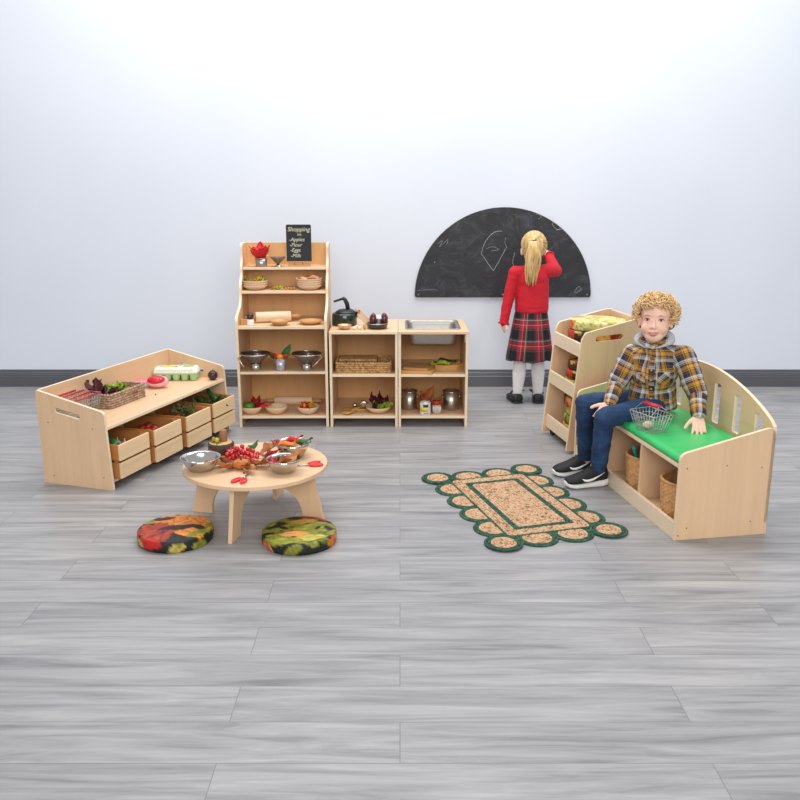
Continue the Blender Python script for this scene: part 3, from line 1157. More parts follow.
def garlic(label, loc):
    root = thing('garlic_bulb', label, 'vegetable', loc, 0, 'garlic bulbs in the nearest crate')
    link('bulb', MB().lathe([(0, 0), (.012, .001), (.0195, .010), (.019, .018), (.010, .028), (.005, .034), (0, .036)], 24, fr=lambda a, z: 1 + .06 * math.cos(7 * a)), M_GARLIC, root)
    link('stem', MB().tube([(0, 0, .033), (.002, 0, .046)], [.004, .003], 8), M_CREAM, root)


for i, (x, y, lab) in enumerate(((.02, .06, 'closest to the front slat'), (.055, .085, 'by the right side slat'), (.015, .11, 'in the middle of the crate'), (.06, .13, 'behind the others'))):
    garlic(f'white garlic bulb in the nearest crate, {lab}', in_crate(0, x + .01, y + .01, .060))


def tomato(label, loc, r_=.024, mm=None, grp='tomatoes in the crates'):
    root = thing('tomato', label, 'vegetable', loc, random.uniform(0, 6), grp)
    link('fruit', MB().lathe([(0, 0), (r_ * .5, .001), (r_ * .93, r_ * .45), (r_, r_ * .9), (r_ * .85, r_ * 1.4), (r_ * .4, r_ * 1.72), (0, r_ * 1.62)], 22, fr=lambda a, z: 1 + .025 * math.cos(5 * a)), mm or M_TOMATO, root)
    s_ = MB()
    for q in range(5):
        s_.leaf(r_ * .8, .007, (0, 0, r_ * 1.64), (0, -.1, q * 1.257), -.1, 0, q, 0, 0, .0008, 5, 2)
    s_.tube([(0, 0, r_ * 1.6), (.002, 0, r_ * 2.0)], .002, 6)
    link('calyx', s_, M_DGREEN, root)


for i, (x, y, lab) in enumerate(((-.02, .10, 'left of the pair in front'), (.03, .095, 'right of the pair in front'), (.0, .15, 'behind the front pair'), (-.06, .16, 'by the left side slat'), (.06, .15, 'by the right side slat'))):
    tomato(f'red tomato in the second crate from the front, {lab}', in_crate(1, x, y, .068))
for i, (x, y, lab) in enumerate(((-.07, .13, 'against the left side'), (-.035, .17, 'behind the leftmost one'), (.0, .12, 'beside the green herb bunch'), (-.065, .08, 'in the front left corner'))):
    tomato(f'red tomato in the third crate from the front, {lab}', in_crate(2, x, y, .072), .022)


def herb(label, loc, n, spread, mm, seed, L=.07, wd=.022, grp='green herb bunches'):
    root = thing('herb_bunch', label, 'vegetable', loc, 0, grp)
    lv, stm = MB(), MB()
    rd = random.Random(seed)
    for q in range(n):
        a, e = rd.uniform(0, 6.28), rd.uniform(.15, 1.1)
        b = Vector((rd.uniform(-1, 1) * spread * .5, rd.uniform(-1, 1) * spread * .5, .005))
        tip = b + Vector((math.cos(a) * math.cos(e), math.sin(a) * math.cos(e), math.sin(e))) * L * rd.uniform(.35, .7)
        stm.tube([b, b.lerp(tip, .6) + Vector((0, 0, .004)), tip], .0011, 4)
        lv.leaf(L * rd.uniform(.4, .8), wd * rd.uniform(.6, 1.2), tuple(tip), (rd.uniform(-.5, .5), -rd.uniform(-.2, .7), a), .2, .15, q, 2, 0, .0008, 6, 2)
    link('leaves', lv, mm, root)
    link('stems', stm, M_DGREEN, root)


M_HERB = mat('sage_herb', '6F7F4A', .6, 0, .25, 40)
herb('grey green herb bunch at the right of the third crate from the front', in_crate(2, .055, .12, .075), 34, .06, M_HERB, 5)
herb('dark green leaf bunch in the farthest crate', in_crate(3, .03, .10, .07), 30, .07, M_DGREEN, 6, .075, .026)
herb('olive leaf bunch at the back left of the farthest crate', in_crate(3, -.05, .16, .07), 24, .06, M_HERB, 7)
courgette('slim green courgette standing out of the farthest crate', in_crate(3, .055, .10, .11), LA + 1.0, .11, .013, -.35)


# seagrass baskets
def seagrass(name, label, loc, rz, L, Wd, h, mm, dividers=(), wall=.006, rows=8, group=None):
    root = thing(name, label, 'basket', loc, rz, group)
    m = MB()
    ph = h / rows
    for i in range(rows):
        P = []
        pts = rrect(-L / 2, L / 2, -Wd / 2, Wd / 2, .012, 3)
        for q in range(len(pts)):
            p, p2 = Vector(pts[q]), Vector(pts[(q + 1) % len(pts)])
            n_ = max(1, int((p2 - p).length / .0045))
            P += [p.lerp(p2, s_ / n_) for s_ in range(n_)]
        m.tube([(p.x, p.y, ph * (i + .5)) for p in P], [ph * .50 * (1.0 + .34 * math.sin(1.75 * j + i * PI)) for j in range(len(P))], 6, True)
    link('woven_side', m, mm, root)
    link('base', MB().box(-L / 2, L / 2, -Wd / 2, Wd / 2, .0005, .006), mm, root)
    for dx in dividers:
        m = MB()
        for i in range(rows - 1):
            n_ = int(Wd / .005)
            m.tube([(dx, -Wd / 2 + Wd * q / n_, ph * (i + .5)) for q in range(n_ + 1)], [ph * .5 * (1 + .28 * math.sin(1.9 * q + i * PI)) for q in range(n_ + 1)], 6)
        link('divider', m, mm, root)
    return root


M_SEA = mat('seagrass', 'A68A72', .75, 0, .5, 60, .4)
M_SEAB = mat('golden_seagrass', 'BC945E', .75, 0, .5, 60, .4)
seagrass('seagrass_basket', 'grey brown seagrass tray of lettuce on the crate unit shelf', lb(.440, .122, .3005), LA, .290, .130, .074, M_SEA, rows=6)
wbk = wire_basket('wire_basket', 'silver wire shopping basket with red rails at the near end of the crate unit shelf', lb(.148, .088, .3005), LA + .03, .240, .140, .090, .12, 14, 9, 5)
m = MB()
for y in (-.071, .071):
    m.tube([(-.115, y, .092), (.115, y, .092)], .0042, 8)
for y in (-.025, .025):
    m.tube([(-.115, y, .095), (.115, y, .095)], .0042, 8)
link('handle_grip', m, M_RED, wbk)['label'] = 'red plastic rails'


def lettuce(label, loc, n, mm, seed, L=.07, wd=.05, el=(.2, 1.2)):
    root = thing('lettuce', label, 'vegetable', loc, 0, 'lettuces in the seagrass tray')
    lv = MB()
    rd = random.Random(seed)
    for q in range(n):
        a, e = rd.uniform(0, 6.28), rd.uniform(*el)
        lv.leaf(L * rd.uniform(.6, 1.1), wd * rd.uniform(.7, 1.1), (rd.uniform(-.008, .008), rd.uniform(-.008, .008), .006), (rd.uniform(-.4, .4), -e, a), .1, .22, q, 3, 0, .0012, 12, 5)
    link('leaves', lv, mm, root)
    link('core', MB().ball((0, 0, .012), (.014, .014, .012), 14, 8), M_CREAM, root)


lettuce('maroon red lettuce in the front left corner of the seagrass tray', lb(.345, .150, .330), 24, M_MAROON, 1, .066, .055)
lettuce('tall maroon lettuce leaves sticking up behind the seagrass tray corner', lb(.330, .085, .325), 10, M_MAROON, 2, .11, .06, (.7, 1.35))
lettuce('bright green lettuce in the middle of the seagrass tray', lb(.430, .125, .328), 24, M_GREENL, 3, .085, .065)
for i, (dl, dk, mm, nm) in enumerate(((.515, .10, M_TAN, 'tan'), (.535, .15, M_BROWN, 'brown'), (.50, .17, M_DRED, 'dark red'))):
    solo('dry_leaf', MB().leaf(.07, .05, (-.035, 0, .003), (0, -.12, 0), .15, .1, i, 3), mm, f'{nm} dry leaf at the far end of the seagrass tray', 'leaf', lb(dl, dk, .340), 1.2 * i)

# pink food pouch with a red label, and a pink and white tub behind it
M_REDT = mat('red_print', 'CC1E32', .4)
M_PINK = mat('pink_film', 'E8AFB6', .3, 0, .10, 30, coat=.3)
M_WFILM = mat('white_film', 'E6DFE2', .25, 0, .05, 20, coat=.3)
tb = thing('food_pouch', 'rounded pink pouch with a red and white label on the crate unit shelf', 'toy food', lb(.770, .140, .3005), .12)
link('pouch', MB().ball((0, 0, .034), (.060, .038, .034), 30, 18), M_PINK, tb)
link('label', MB().ball((-.004, -.012, .044), (.050, .031, .026), 26, 16), M_REDT, tb)['label'] = 'red oval label'
lab = MB()
for x_ in (-.030, -.012, .006, .022):
    lab.tube([(x_ - .004, -.037 + abs(x_ - .0) * .25, .040), (x_ + .002, -.037 + abs(x_) * .25, .058 - abs(x_) * .12), (x_ + .008, -.036 + abs(x_) * .25, .044)], .0036, 6)
link('label_print', lab, M_WHITE, tb)
t2_ = thing('food_tub', 'flat pink and white tub lying behind the pink pouch on the crate unit shelf', 'toy food', lb(.775, .045, .3005), .3)
link('tray', MB().lathe([(0, 0), (.045, 0), (.052, .006), (.058, .024), (.060, .026), (0, .026)], 36, sy=.75), M_WFILM, t2_)
link('lid_film', MB().lathe([(0, .0262), (.062, .0262), (.063, .029), (.055, .036), (0, .040)], 36, sy=.75), mat('rose_film', 'DE7F8C', .3, 0, .2, 25), t2_)


def text_part(txt, size, m_, parent, loc, rot, shear=0, ext=.0006, name='lettering', align='CENTER', thin=0):
    cu = bpy.data.curves.new('txt', 'FONT')
    cu.body = txt
    cu.size = size
    cu.offset = thin
    cu.shear = shear
    cu.extrude = ext
    cu.align_x = align
    cu.align_y = 'CENTER'
    tmp = bpy.data.objects.new('tmp', cu)
    COL.objects.link(tmp)
    bpy.context.view_layer.update()
    me = bpy.data.meshes.new_from_object(tmp.evaluated_get(bpy.context.evaluated_depsgraph_get()))
    bpy.data.objects.remove(tmp)
    o = link(name, me, m_, parent)
    o.location = loc
    o.rotation_euler = rot
    return o


# egg carton
eg = thing('egg_carton', 'green egg carton with white and yellow label on the crate unit shelf', 'toy food', lb(.985, .125, .3005), LA - 1.22)
eg.scale = (1.15, 1.1, 1.1)
M_CART = mat('green_pulp', 'A9CC96', .8, 0, .1, 60, .2)
m = MB()
for i in range(5):
    for j in range(2):
        m.lathe([(0, 0), (.014, 0), (.017, .004), (.0205, .036), (0, .036)], 16, (-.084 + .042 * i, -.021 + .042 * j, 0))
m.box(-.106, .106, -.044, .044, .033, .040)
link('cup_tray', m, M_CART, eg, .001)
link('lid', MB().loft([[(x, y, z) for x, y in rrect(-a, a, -b, b, .01)] for a, b, z in ((.108, .046, .040), (.108, .046, .044), (.100, .038, .066), (.096, .034, .068))]), mat('white_pulp', 'DDE6D6', .8, 0, .06, 60, .2), eg)
link('label_card', MB().loft([[(x, y, z) for x, y in rrect(-a, a, -b, b, .006)] for a, b, z in ((.092, .033, .0681), (.092, .033, .0692))]).box(-.09, .09, -.0435, -.0425, .048, .060), M_WHITE, eg)
link('label_print', MB().prism([(.045 * math.cos(a) * (1 + .1 * math.cos(5 * a)) - .03, .020 * math.sin(a)) for a in [2 * PI * i / 30 for i in range(30)]], .0692, .0700, lambda a, b, t_: (a, b, t_)), mat('yellow_print', 'E6D23A', .5), eg)
link('label_print', MB().box(.03, .085, -.022, .022, .0692, .0700), mat('lime_print', 'B4C84A', .5), eg)
g = MB()
rd = random.Random(4)
for q in range(16):
    x, y = rd.uniform(-.085, .085), rd.uniform(-.028, .028)
    g.box(x - .006, x + .006, y - .0018, y + .0018, .0700, .0705)
link('label_print', g, mat('green_print', '3C5A2A', .5), eg)

pl = thing('dark_fruit', 'dark purple round fruit standing against the far end of the crate unit shelf', 'toy food', lb(1.035, .325, .3005))
M_PLUM = mat('plum_skin', '33151F', .35, 0, .25, 20, coat=.2)
link('fruit', MB().lathe([(0, 0), (.012, .001), (.025, .012), (.028, .027), (.024, .043), (.012, .053), (0, .052)], 24), M_PLUM, pl)
link('stalk', MB().tube([(0, 0, .05), (.003, 0, .062)], .002, 6), M_BARK, pl)
solo('dried_berry', MB().ball((0, 0, .004), .004, 10, 8), M_BROWN, 'tiny brown dried berry on the front edge of the crate unit shelf', 'toy food', lb(.62, .225, .3))

# ------------------------------------------------------------------ round low table
TC = Vector((-.608, 3.472, 0))
TR, TZ, TA = .301, .240, R(-12.5)
tb = thing('low_table', 'low round birch table on four arched legs holding bowls and autumn finds', 'table', TC, TA)
link('tabletop', MB().lathe([(0, 0), (TR - .002, 0), (TR, .002), (TR, .016), (TR - .002, .018), (0, .018)], 96, (0, 0, TZ - .018), smooth=False), M_WX, tb)
half = [(.145, .0), (.29, 0), (.235, TZ - .018), (.0, TZ - .018), (.0, .150)]
arcp = [(.145 * math.sin(PI / 2 * i / 10), .150 * math.cos(PI / 2 * i / 10)) for i in range(10)]
legp = [(.205, 0), (.298, 0), (.250, TZ - .0185), (.0, TZ - .0185)] + [(.205 * math.sin(PI / 2 * (i / 12)) ** .9, .160 * math.cos(PI / 2 * (i / 12)) ** .75) for i in range(12)]
for q in range(4):
    ca, sa = math.cos(q * PI / 2), math.sin(q * PI / 2)
    link('leg', MB().prism(legp, -.009, .009, lambda a, b, t_, ca=ca, sa=sa: ((a + .0002) * ca - t_ * sa, (a + .0002) * sa + t_ * ca, b)), M_WZ, tb, .0012)


def steel_bowl(label, loc, r_, h):
    root = thing('steel_bowl', label, 'bowl', loc, 0, 'steel bowls on the low table')
    prof = [(0, 0), (r_ * .52, 0), (r_ * .60, .003), (r_ * .80, h * .38), (r_ * .93, h * .8), (r_ * .96, h * .94)]
    inner = [(r_ * .95, h * .94), (r_ * .915, h * .8), (r_ * .78, h * .38), (r_ * .58, .006), (0, .0045)]
    link('body', MB().lathe(prof + inner, 48), M_STEEL, root)
    link('rim', MB().lathe([(r_ * .95, h * .93), (r_ * 1.03, h * .965), (r_ * 1.05, h * .985), (r_ * 1.03, h), (r_ * .95, h * .955), (r_ * .95, h * .93)], 48), M_STEEL, root)
    return root


def tz(x, y):
    return Vector((x, y, TZ + .0003))


BWL = [(-.818, 3.385), (-.474, 3.360), (-.463, 3.572)]
steel_bowl('empty polished steel bowl at the left edge of the low table', tz(*BWL[0]), .079, .056)
steel_bowl('steel bowl with brown leaves at the front right of the low table', tz(*BWL[1]), .069, .058)
steel_bowl('steel bowl filled with red and orange leaves at the back right of the low table', tz(*BWL[2]), .076, .062)


def one_leaf(label, loc, L, wd, mm, rz, tilt=-.1, roll=0, curl=.15, seed=0, lobes=3, grp=None, wave=.1):
    root = thing('dry_leaf', label, 'leaf', loc, rz, grp)
    root.rotation_euler = (roll, tilt, rz)
    link('blade', MB().leaf(L, wd, (0, 0, 0), (0, 0, 0), curl, wave, seed, lobes, 0, .0012, 14, 6), mm, root)
    link('stalk', MB().tube([(.01, 0, .0005), (-.01, 0, .001), (-.03, .004, .002)], .0011, 5), M_BROWN, root)


x, y = BWL[1]
one_leaf('brown dry leaf lying in the front right steel bowl', tz(x - .03, y + .01) + Vector((0, 0, .03)), .085, .06, M_BROWN, .4, -.15, 0, .1, 1)
one_leaf('tan dry leaf sticking out right of the front right steel bowl', tz(x + .01, y + .02) + Vector((0, 0, .035)), .095, .06, M_TAN, .5, -.35, .3, .1, 2)
one_leaf('maroon dry leaf at the left inside the front right steel bowl', tz(x - .04, y - .01) + Vector((0, 0, .03)), .06, .05, M_DRED, 2.0, -.3, 0, .2, 3)
x, y = BWL[2]
for i, (dx, dy, dz, L, wd, mm, rz, tl, nm) in enumerate(((-.05, -.01, .045, .09, .06, M_ORANGE, .3, -.1, 'orange leaf spread across'), (-.03, .03, .05, .08, .05, M_BRED, .2, -.25, 'bright red leaf at the back of'), (.01, .0, .048, .085, .05, M_DGREEN, .25, -.2, 'green leaf at the right of'), (-.01, -.03, .046, .06, .045, M_TAN, -.2, -.1, 'tan leaf at the front of'), (-.06, .0, .045, .05, .05, M_DRED, 2.6, -.3, 'dark red leaf at the left of'))):
    one_leaf(f'{nm} the back right steel bowl', tz(x + dx, y + dy) + Vector((0, 0, dz)), L, wd, mm, rz, tl, 0, .12, 10 + i)

# log slice with a twig stump
lg = thing('log_slice', 'thick bark-edged log slice with moss at the back left of the low table', 'log slice', tz(-.778, 3.600), 0)
link('bark', MB().lathe([(0, 0), (.052, 0), (.056, .004), (.055, .050), (.051, .0525), (0, .0525)], 44, fr=lambda a, z: 1 + .03 * math.sin(5 * a) + .02 * math.sin(13 * a + z * 100)), M_BARK, lg)
link('cut_face', MB().lathe([(0, .0524), (.049, .0524), (.047, .0536), (0, .0538)], 40), M_CUT, lg)
ms = MB()
rd = random.Random(9)
for q in range(26):
    a, u = rd.uniform(1.6, 4.9), rd.uniform(.01, .044)
    ms.ball((u * math.cos(a), u * math.sin(a), .054), (rd.uniform(.004, .009), rd.uniform(.004, .009), rd.uniform(.003, .007)), 8, 6)
link('moss', ms, mat('moss', '6B7430', .9, 0, .35, 120, .5), lg)
st = solo('twig_stump', MB().lathe([(0, 0), (.015, 0), (.016, .004), (.0155, .048), (.0135, .050), (0, .050)], 22, fr=lambda a, z: 1 + .04 * math.sin(4 * a)), wood('red_brown_twig', '9A6A48', 'z', var=.2), 'short brown twig stump standing on the log slice', 'wood piece', tz(-.768, 3.614) + Vector((0, 0, .0538)))
for i, (dx, dy, mm, nm) in enumerate(((-.012, -.020, M_YELLOW, 'yellow'), (-.028, -.008, M_OLIVE, 'olive'))):
    solo('acorn', MB().lathe([(0, 0), (.006, .001), (.0095, .007), (.009, .013), (.005, .018), (0, .021)], 14), mm, f'small {nm} acorn on the log slice in front of the stump', 'nut', tz(-.778 + dx, 3.600 + dy) + Vector((0, 0, .058)))

# red berry sprig
bs = thing('berry_sprig', 'sprig of shiny red berries with green stem in the middle of the low table', 'berries', tz(-.668, 3.50))
M_BERRY = mat('shiny_berry', 'CC1420', .18, 0, .1, 20, coat=.6)
rd = random.Random(21)
pos = []
tries = 0
while len(pos) < 40 and tries < 8000:
    tries += 1
    u = rd.uniform(-1, 1)
    p = Vector((u * .066, u * -.020 + rd.uniform(-.034, .036), rd.uniform(.012, .066 - .030 * abs(u))))
    if all((p - q).length > .0168 for q in pos):
        pos.append(p)
sm_ = MB()
for p in pos:
    b = link('berry', MB().ball(tuple(p), .0098, 14, 9), M_BERRY, bs)
    sm_.tube([tuple(p), tuple(p * .55 + Vector((0, 0, .012)))], .0011, 5)
sm_.tube([(-.07, .03, .012), (0, 0, .02), (.075, -.01, .012)], .002, 6)
link('stem', sm_, M_DGREEN, bs)
gl = MB()
for q in range(3):
    gl.leaf(.03, .018, (.01 * q - .005, -.036, .012), (0, -.3, -1.2 + q * .5), .2, .1, q)
link('leaf', gl, M_DGREEN, bs)

# loose autumn leaves and pods on the table
for i, (x, y, L, wd, mm, rz, tl, roll, nm) in enumerate((
        (-.735, 3.47, .10, .06, M_BROWN, 2.7, -.2, .2, 'brown leaf lying left of the red berries'),
        (-.72, 3.43, .11, .05, M_TAN, -2.5, -.15, .3, 'tan leaf fanned out right of the empty steel bowl'),
        (-.69, 3.40, .085, .06, M_BROWN, -2.2, -.1, 0, 'small brown leaf left of the gourd'),
        (-.63, 3.375, .09, .06, M_TAN, -.9, -.12, .2, 'flat tan leaf right of the gourd'),
        (-.70, 3.52, .09, .06, M_DRED, 2.3, -.3, .2, 'dark red leaf behind the left end of the berries'),
        (-.545, 3.47, .08, .06, M_BROWN, .5, -.3, 0, 'brown leaf between the two right steel bowls'),
        (-.665, 3.425, .10, .075, M_BROWN, -1.0, -.15, 0, 'broad brown leaf in front of the red berries'),
        (-.61, 3.43, .11, .07, M_BROWN, -.6, -.2, -.2, 'brown leaf right of the front pair of leaves'),
        (-.575, 3.435, .085, .05, M_TAN, -.1, -.25, .2, 'small tan leaf left of the front right steel bowl'),
        (-.60, 3.58, .09, .07, M_TAN, .2, -.45, .3, 'upright tan leaf behind the red berries'),
        (-.655, 3.60, .07, .05, M_DGREEN, .9, -.5, 0, 'green leaf behind the red berries'),
        (-.575, 3.53, .075, .05, M_DRED, .3, -.3, 0, 'dark red leaf left of the back right steel bowl'))):
    one_leaf(nm + ' on the low table', tz(x, y) + Vector((0, 0, .006)), L, wd, mm, rz, tl, roll, .18, 30 + i)
pk = thing('gourd', 'small orange brown gourd among the leaves at the front of the low table', 'gourd', tz(-.655, 3.395), .4)
link('fruit', MB().lathe([(0, .001), (.012, .0), (.026, .012), (.029, .022), (.024, .035), (.010, .041), (0, .038)], 30, sx=1.25, fr=lambda a, z: 1 + .05 * math.cos(9 * a)), mat('gourd_skin', 'C06E28', .5, 0, .3, 30), pk)
link('stalk', MB().tube([(0, 0, .038), (.003, .002, .050)], [.004, .003], 7), M_BARK, pk)
for i, (x, y, nm) in enumerate(((-.745, 3.405, 'left one, beside the empty steel bowl'), (-.632, 3.332, 'one nearest the red tongs'))):
    solo('seed', MB().ball((0, 0, .003), (.004, .003, .003), 8, 6), M_BARK, f'tiny dark seed on the low table top, {nm}', 'seed', tz(x, y))


def tongs(label, loc, rz):
    root = thing('toy_tongs', label, 'tongs', loc, rz, 'red tongs on the low table')
    for sy in (-1, 1):
        m = MB()
        n = 26
        vs_ = []
        m.tube([(.048 + .026 * math.cos(a), sy * (.016 + .0100 * math.sin(a)) + sy * .004 * math.cos(a), .005) for a in [2 * PI * i / n for i in range(n)]], .0042, 8, True)
        m.prism([(.048 + .024 * math.cos(a), sy * (.016 + .009 * math.sin(a))) for a in [2 * PI * i / n for i in range(n)]], .002, .005, lambda a, b, t_: (a, b, t_))
        link('finger_loop', m, M_RTONG, root)
        link('blade', MB().tube([(.026, sy * .008, .005), (0, 0, .005), (-.035, -sy * .004, .005)], [.003, .0026, .0014], 6), M_STEELB, root)


M_RTONG = mat('red_toy_plastic', 'DA2A34', .3, 0, .06, 20)
tongs('pair of red handled scissors at the front edge of the low table', tz(-.620, 3.285), R(-105))
tongs('pair of red handled scissors right of the steel bowls on the low table', tz(-.400, 3.430) + Vector((0, 0, .0)), R(20))

# ------------------------------------------------------------------ things on the dresser
DX0, DX1, DY = -.934, -.411, 4.865


def wbowl(name, label, loc, r_, h, mm=None, group=None, cat='bowl'):
    mm = mm or M_BOWL
    return solo(name, MB().lathe([(0, 0), (r_ * .55, 0), (r_ * .62, .002), (r_ * .92, h * .62), (r_, h * .98), (r_ * .985, h), (r_ * .95, h * .97), (r_ * .86, h * .6), (r_ * .55, .007), (0, .006)], 40), mm, label, cat, loc, random.uniform(0, 6), group)


def cup(name, label, loc, r0, r1, h, mm, group=None, lip=.002):
    root = thing(name, label, 'cup', loc, 0, group)
    link('body', MB().lathe([(0, 0), (r0 - .002, 0), (r0, .002), (r1, h), (r1 - .0015, h), (r0 - .002, .004), (0, .004)], 32), mm, root)
    link('rim', MB().lathe([(r1 - .0018, h - .001), (r1 + lip, h - .001), (r1 + lip, h + .002), (r1 - .0018, h + .002), (r1 - .0018, h - .001)], 32), mm, root)
    return root


def tulip(label, loc, n, L, wd, mm, seed, spread=.5, cat='leaf', stem=True, group=None):
    root = thing('leaf_bunch', label, cat, loc, 0, group)
    rd = random.Random(seed)
    m = MB()
    for q in range(n):
        a = q * 2.4 + rd.uniform(-.3, .3)
        e = PI / 2 - rd.uniform(.05, spread)
        m.leaf(L * rd.uniform(.75, 1.1), wd * rd.uniform(.8, 1.1), (.006 * math.cos(a), .006 * math.sin(a), .0), (rd.uniform(-.3, .3), -e, a), -.12, .06, seed + q, 0, 0, .0012, 10, 5)
    link('leaves', m, mm, root)
    return root


# top shelf
zt = .9035
cup('steel_cup', 'small steel cup holding red leaves on the top dresser shelf', (-.820, 5.165, zt), .033, .036, .048, M_STEELB)
tulip('bunch of red leaves standing in the steel cup on the top dresser shelf', (-.820, 5.165, zt + .028), 13, .110, .075, M_BRED, 4, .75)
sd = thing('steel_strainer', 'small steel strainer dish standing on the top dresser shelf beside the list board', 'strainer', (-.722, 5.170, zt))
link('foot', MB().lathe([(0, 0), (.024, 0), (.024, .003), (.010, .010), (.007, .018), (0, .018)], 24), M_STEEL, sd)
link('dish', MB().lathe([(0, .016), (.010, .018), (.028, .034), (.046, .054), (.047, .056), (.044, .0555), (.026, .037), (0, .020)], 30), M_DSTEEL, sd)
link('handle', MB().tube([(-.044, 0, .054), (-.075, .004, .066), (-.085, .006, .070)], .003, 8), M_STEEL, sd)
link('handle', MB().tube([(.044, 0, .054), (.058, .004, .062)], .003, 8), M_STEEL, sd)
bd = thing('list_board', 'small black shopping list chalkboard with writing on a wooden stand, top of the dresser', 'chalkboard', (-.596, 5.172, zt), 0)
link('stand', MB().box(-.066, .066, -.012, .022, 0, .008).box(-.064, -.030, -.006, .014, .008, .028).box(-.016, .018, -.006, .014, .008, .028).box(.034, .064, -.006, .014, .008, .028).box(-.066, .066, -.008, .016, .024, .030), M_DWOOD, bd, .001)
lb_ = link('slate', MB().prism(rrect(-.0735, .0735, .028, .243, .008), -.004, .004, lambda a, b, t_: (a, t_, b)), mat('black_slate', '1D2027', .6, 0, .2, 30), bd, .001)
for txt, sz, x, z in (('Shopping', .036, .0, .215), ('list', .022, .004, .186), ('-Apples', .030, -.012, .156), ('-Flour', .030, -.018, .125), ('-Eggs', .030, -.022, .095), ('-Milk', .030, -.020, .062)):
    o = text_part(txt, sz, M_CHALKY, lb_, (x, -.0046, z), (PI / 2, 0, 0), .25, .0004, 'chalk_writing', thin=-.00015)

# second shelf
zt = .7725
G1 = 'wooden bowls stacked on the second dresser shelf'
for i in range(3):
    wbowl('wooden_bowl', f'shallow wooden bowl, {["lowest", "middle one", "topmost"][i]} of the leaf-filled stack at left of the second dresser shelf', (-.856 + .001 * i, 5.125, zt + .0125 * i), .076 + .0008 * i, .030, None, G1)
for i, (dx, rz, mm, nm) in enumerate(((.0, .4, M_OLIVE, 'olive yellow'), (-.035, 2.4, M_OLIVE, 'dark olive'), (.03, 1.2, M_GREENL, 'yellow green'), (.01, -1.0, M_YELLOW, 'golden'))):
    one_leaf(f'{nm} leaf in the top bowl at left of the second dresser shelf', (-.856 + dx, 5.12, zt + .046), .06, .045, mm, rz, -.45, 0, .1, 60 + i, 3, None, .2)
for i in range(4):
    wbowl('wooden_bowl', f'shallow wooden bowl, {["lowest", "second from below", "third from below", "topmost"][i]} of the stack at right of the second dresser shelf', (-.534 - .001 * i, 5.125, zt + .0125 * i), .074 + .001 * i, .030, None, G1)
M_PEACH = mat('peach_leaf', 'DDA083', .6, 0, .15, 40)
one_leaf('pale pink leaf lying across the top bowl at right of the second dresser shelf', (-.575, 5.12, zt + .064), .10, .055, M_PEACH, .15, -.05, 0, .0, 70)
one_leaf('brown leaf behind the pale pink leaf in the right bowl stack', (-.555, 5.16, zt + .064), .075, .05, M_TAN, .3, -.2, 0, .1, 71)
for i, (x, mm, nm) in enumerate(((-.755, M_OLIVE, 'olive'), (-.725, M_GREENL, 'yellow green'), (-.695, M_OLIVE, 'curled olive'))):
    one_leaf(f'{nm} leaf on the second dresser shelf between the bowl stacks', (x, 5.10, zt + .003), .05, .035, mm, i * 1.1, -.25, 0, .2, 80 + i)
for i, x in enumerate((-.672, -.655, -.638, -.622)):
    solo('hazelnut', MB().lathe([(0, 0), (.006, .001), (.009, .008), (.007, .014), (0, .017)], 12), M_TAN, f'brown hazelnut on the second dresser shelf, {["leftmost in the row", "second from left", "third from left", "rightmost, beside the bowl stack"][i]}', 'nut', (x, 5.095 + .008 * (i % 2), zt), 0, 'hazelnuts on the dresser')

# counter
zt = .5925
solo('wooden_block', MB().box(-.019, .019, -.014, .014, 0, .030), M_DWOOD, 'small wooden block at the left end of the dresser counter', 'block', (-.896, 4.94, zt), .1, None, .002)
ec = thing('egg_cup', 'pale wooden egg cup holding a dark plum on the dresser counter', 'egg cup', (-.858, 4.925, zt))
link('cup', MB().lathe([(0, 0), (.020, 0), (.021, .003), (.020, .030), (.019, .034), (.016, .030), (0, .026)], 24), M_WHITE, ec)
solo('plum', MB().ball((0, 0, .022), (.021, .021, .0225), 20, 14), M_PLUM, 'dark purple plum sitting in the pale egg cup on the dresser counter', 'toy food', (-.858, 4.925, zt + .027))


def rolling_pin(label, loc, rz, L=.20, r_=.029, mm=None):
    root = thing('rolling_pin', label, 'rolling pin', loc, rz, 'wooden rolling pins on the dresser')
    m = MB().lathe([(0, -L / 2), (r_ - .002, -L / 2), (r_, -L / 2 + .003), (r_, L / 2 - .003), (r_ - .002, L / 2), (0, L / 2)], 32)
    m.v = [(c, a, b + r_) for a, b, c in m.v]
    link('roller', m, mm or M_DOWEL, root)
    for s_ in (-1, 1):
        m = MB().lathe([(0, L / 2), (.008, L / 2), (.009, L / 2 + .01), (.012, L / 2 + .03), (.011, L / 2 + .055), (0, L / 2 + .062)], 18)
        m.v = [(s_ * c, a, b + r_) for a, b, c in m.v]
        link('handle', m, M_DWOOD, root)


rolling_pin('thick pale wooden rolling pin on the dresser counter', (-.742, 5.035, zt), .28, .205, .031)
wbowl('wooden_bowl', 'low wooden bowl in front of the rolling pin on the dresser counter', (-.690, 4.922, zt), .057, .028, M_DWOOD, 'wooden bowls on the dresser counter')
wbowl('wooden_plate', 'shallow wooden plate at the right end of the dresser counter', (-.518, 4.965, zt), .068, .022, M_DWOOD, None, 'plate')

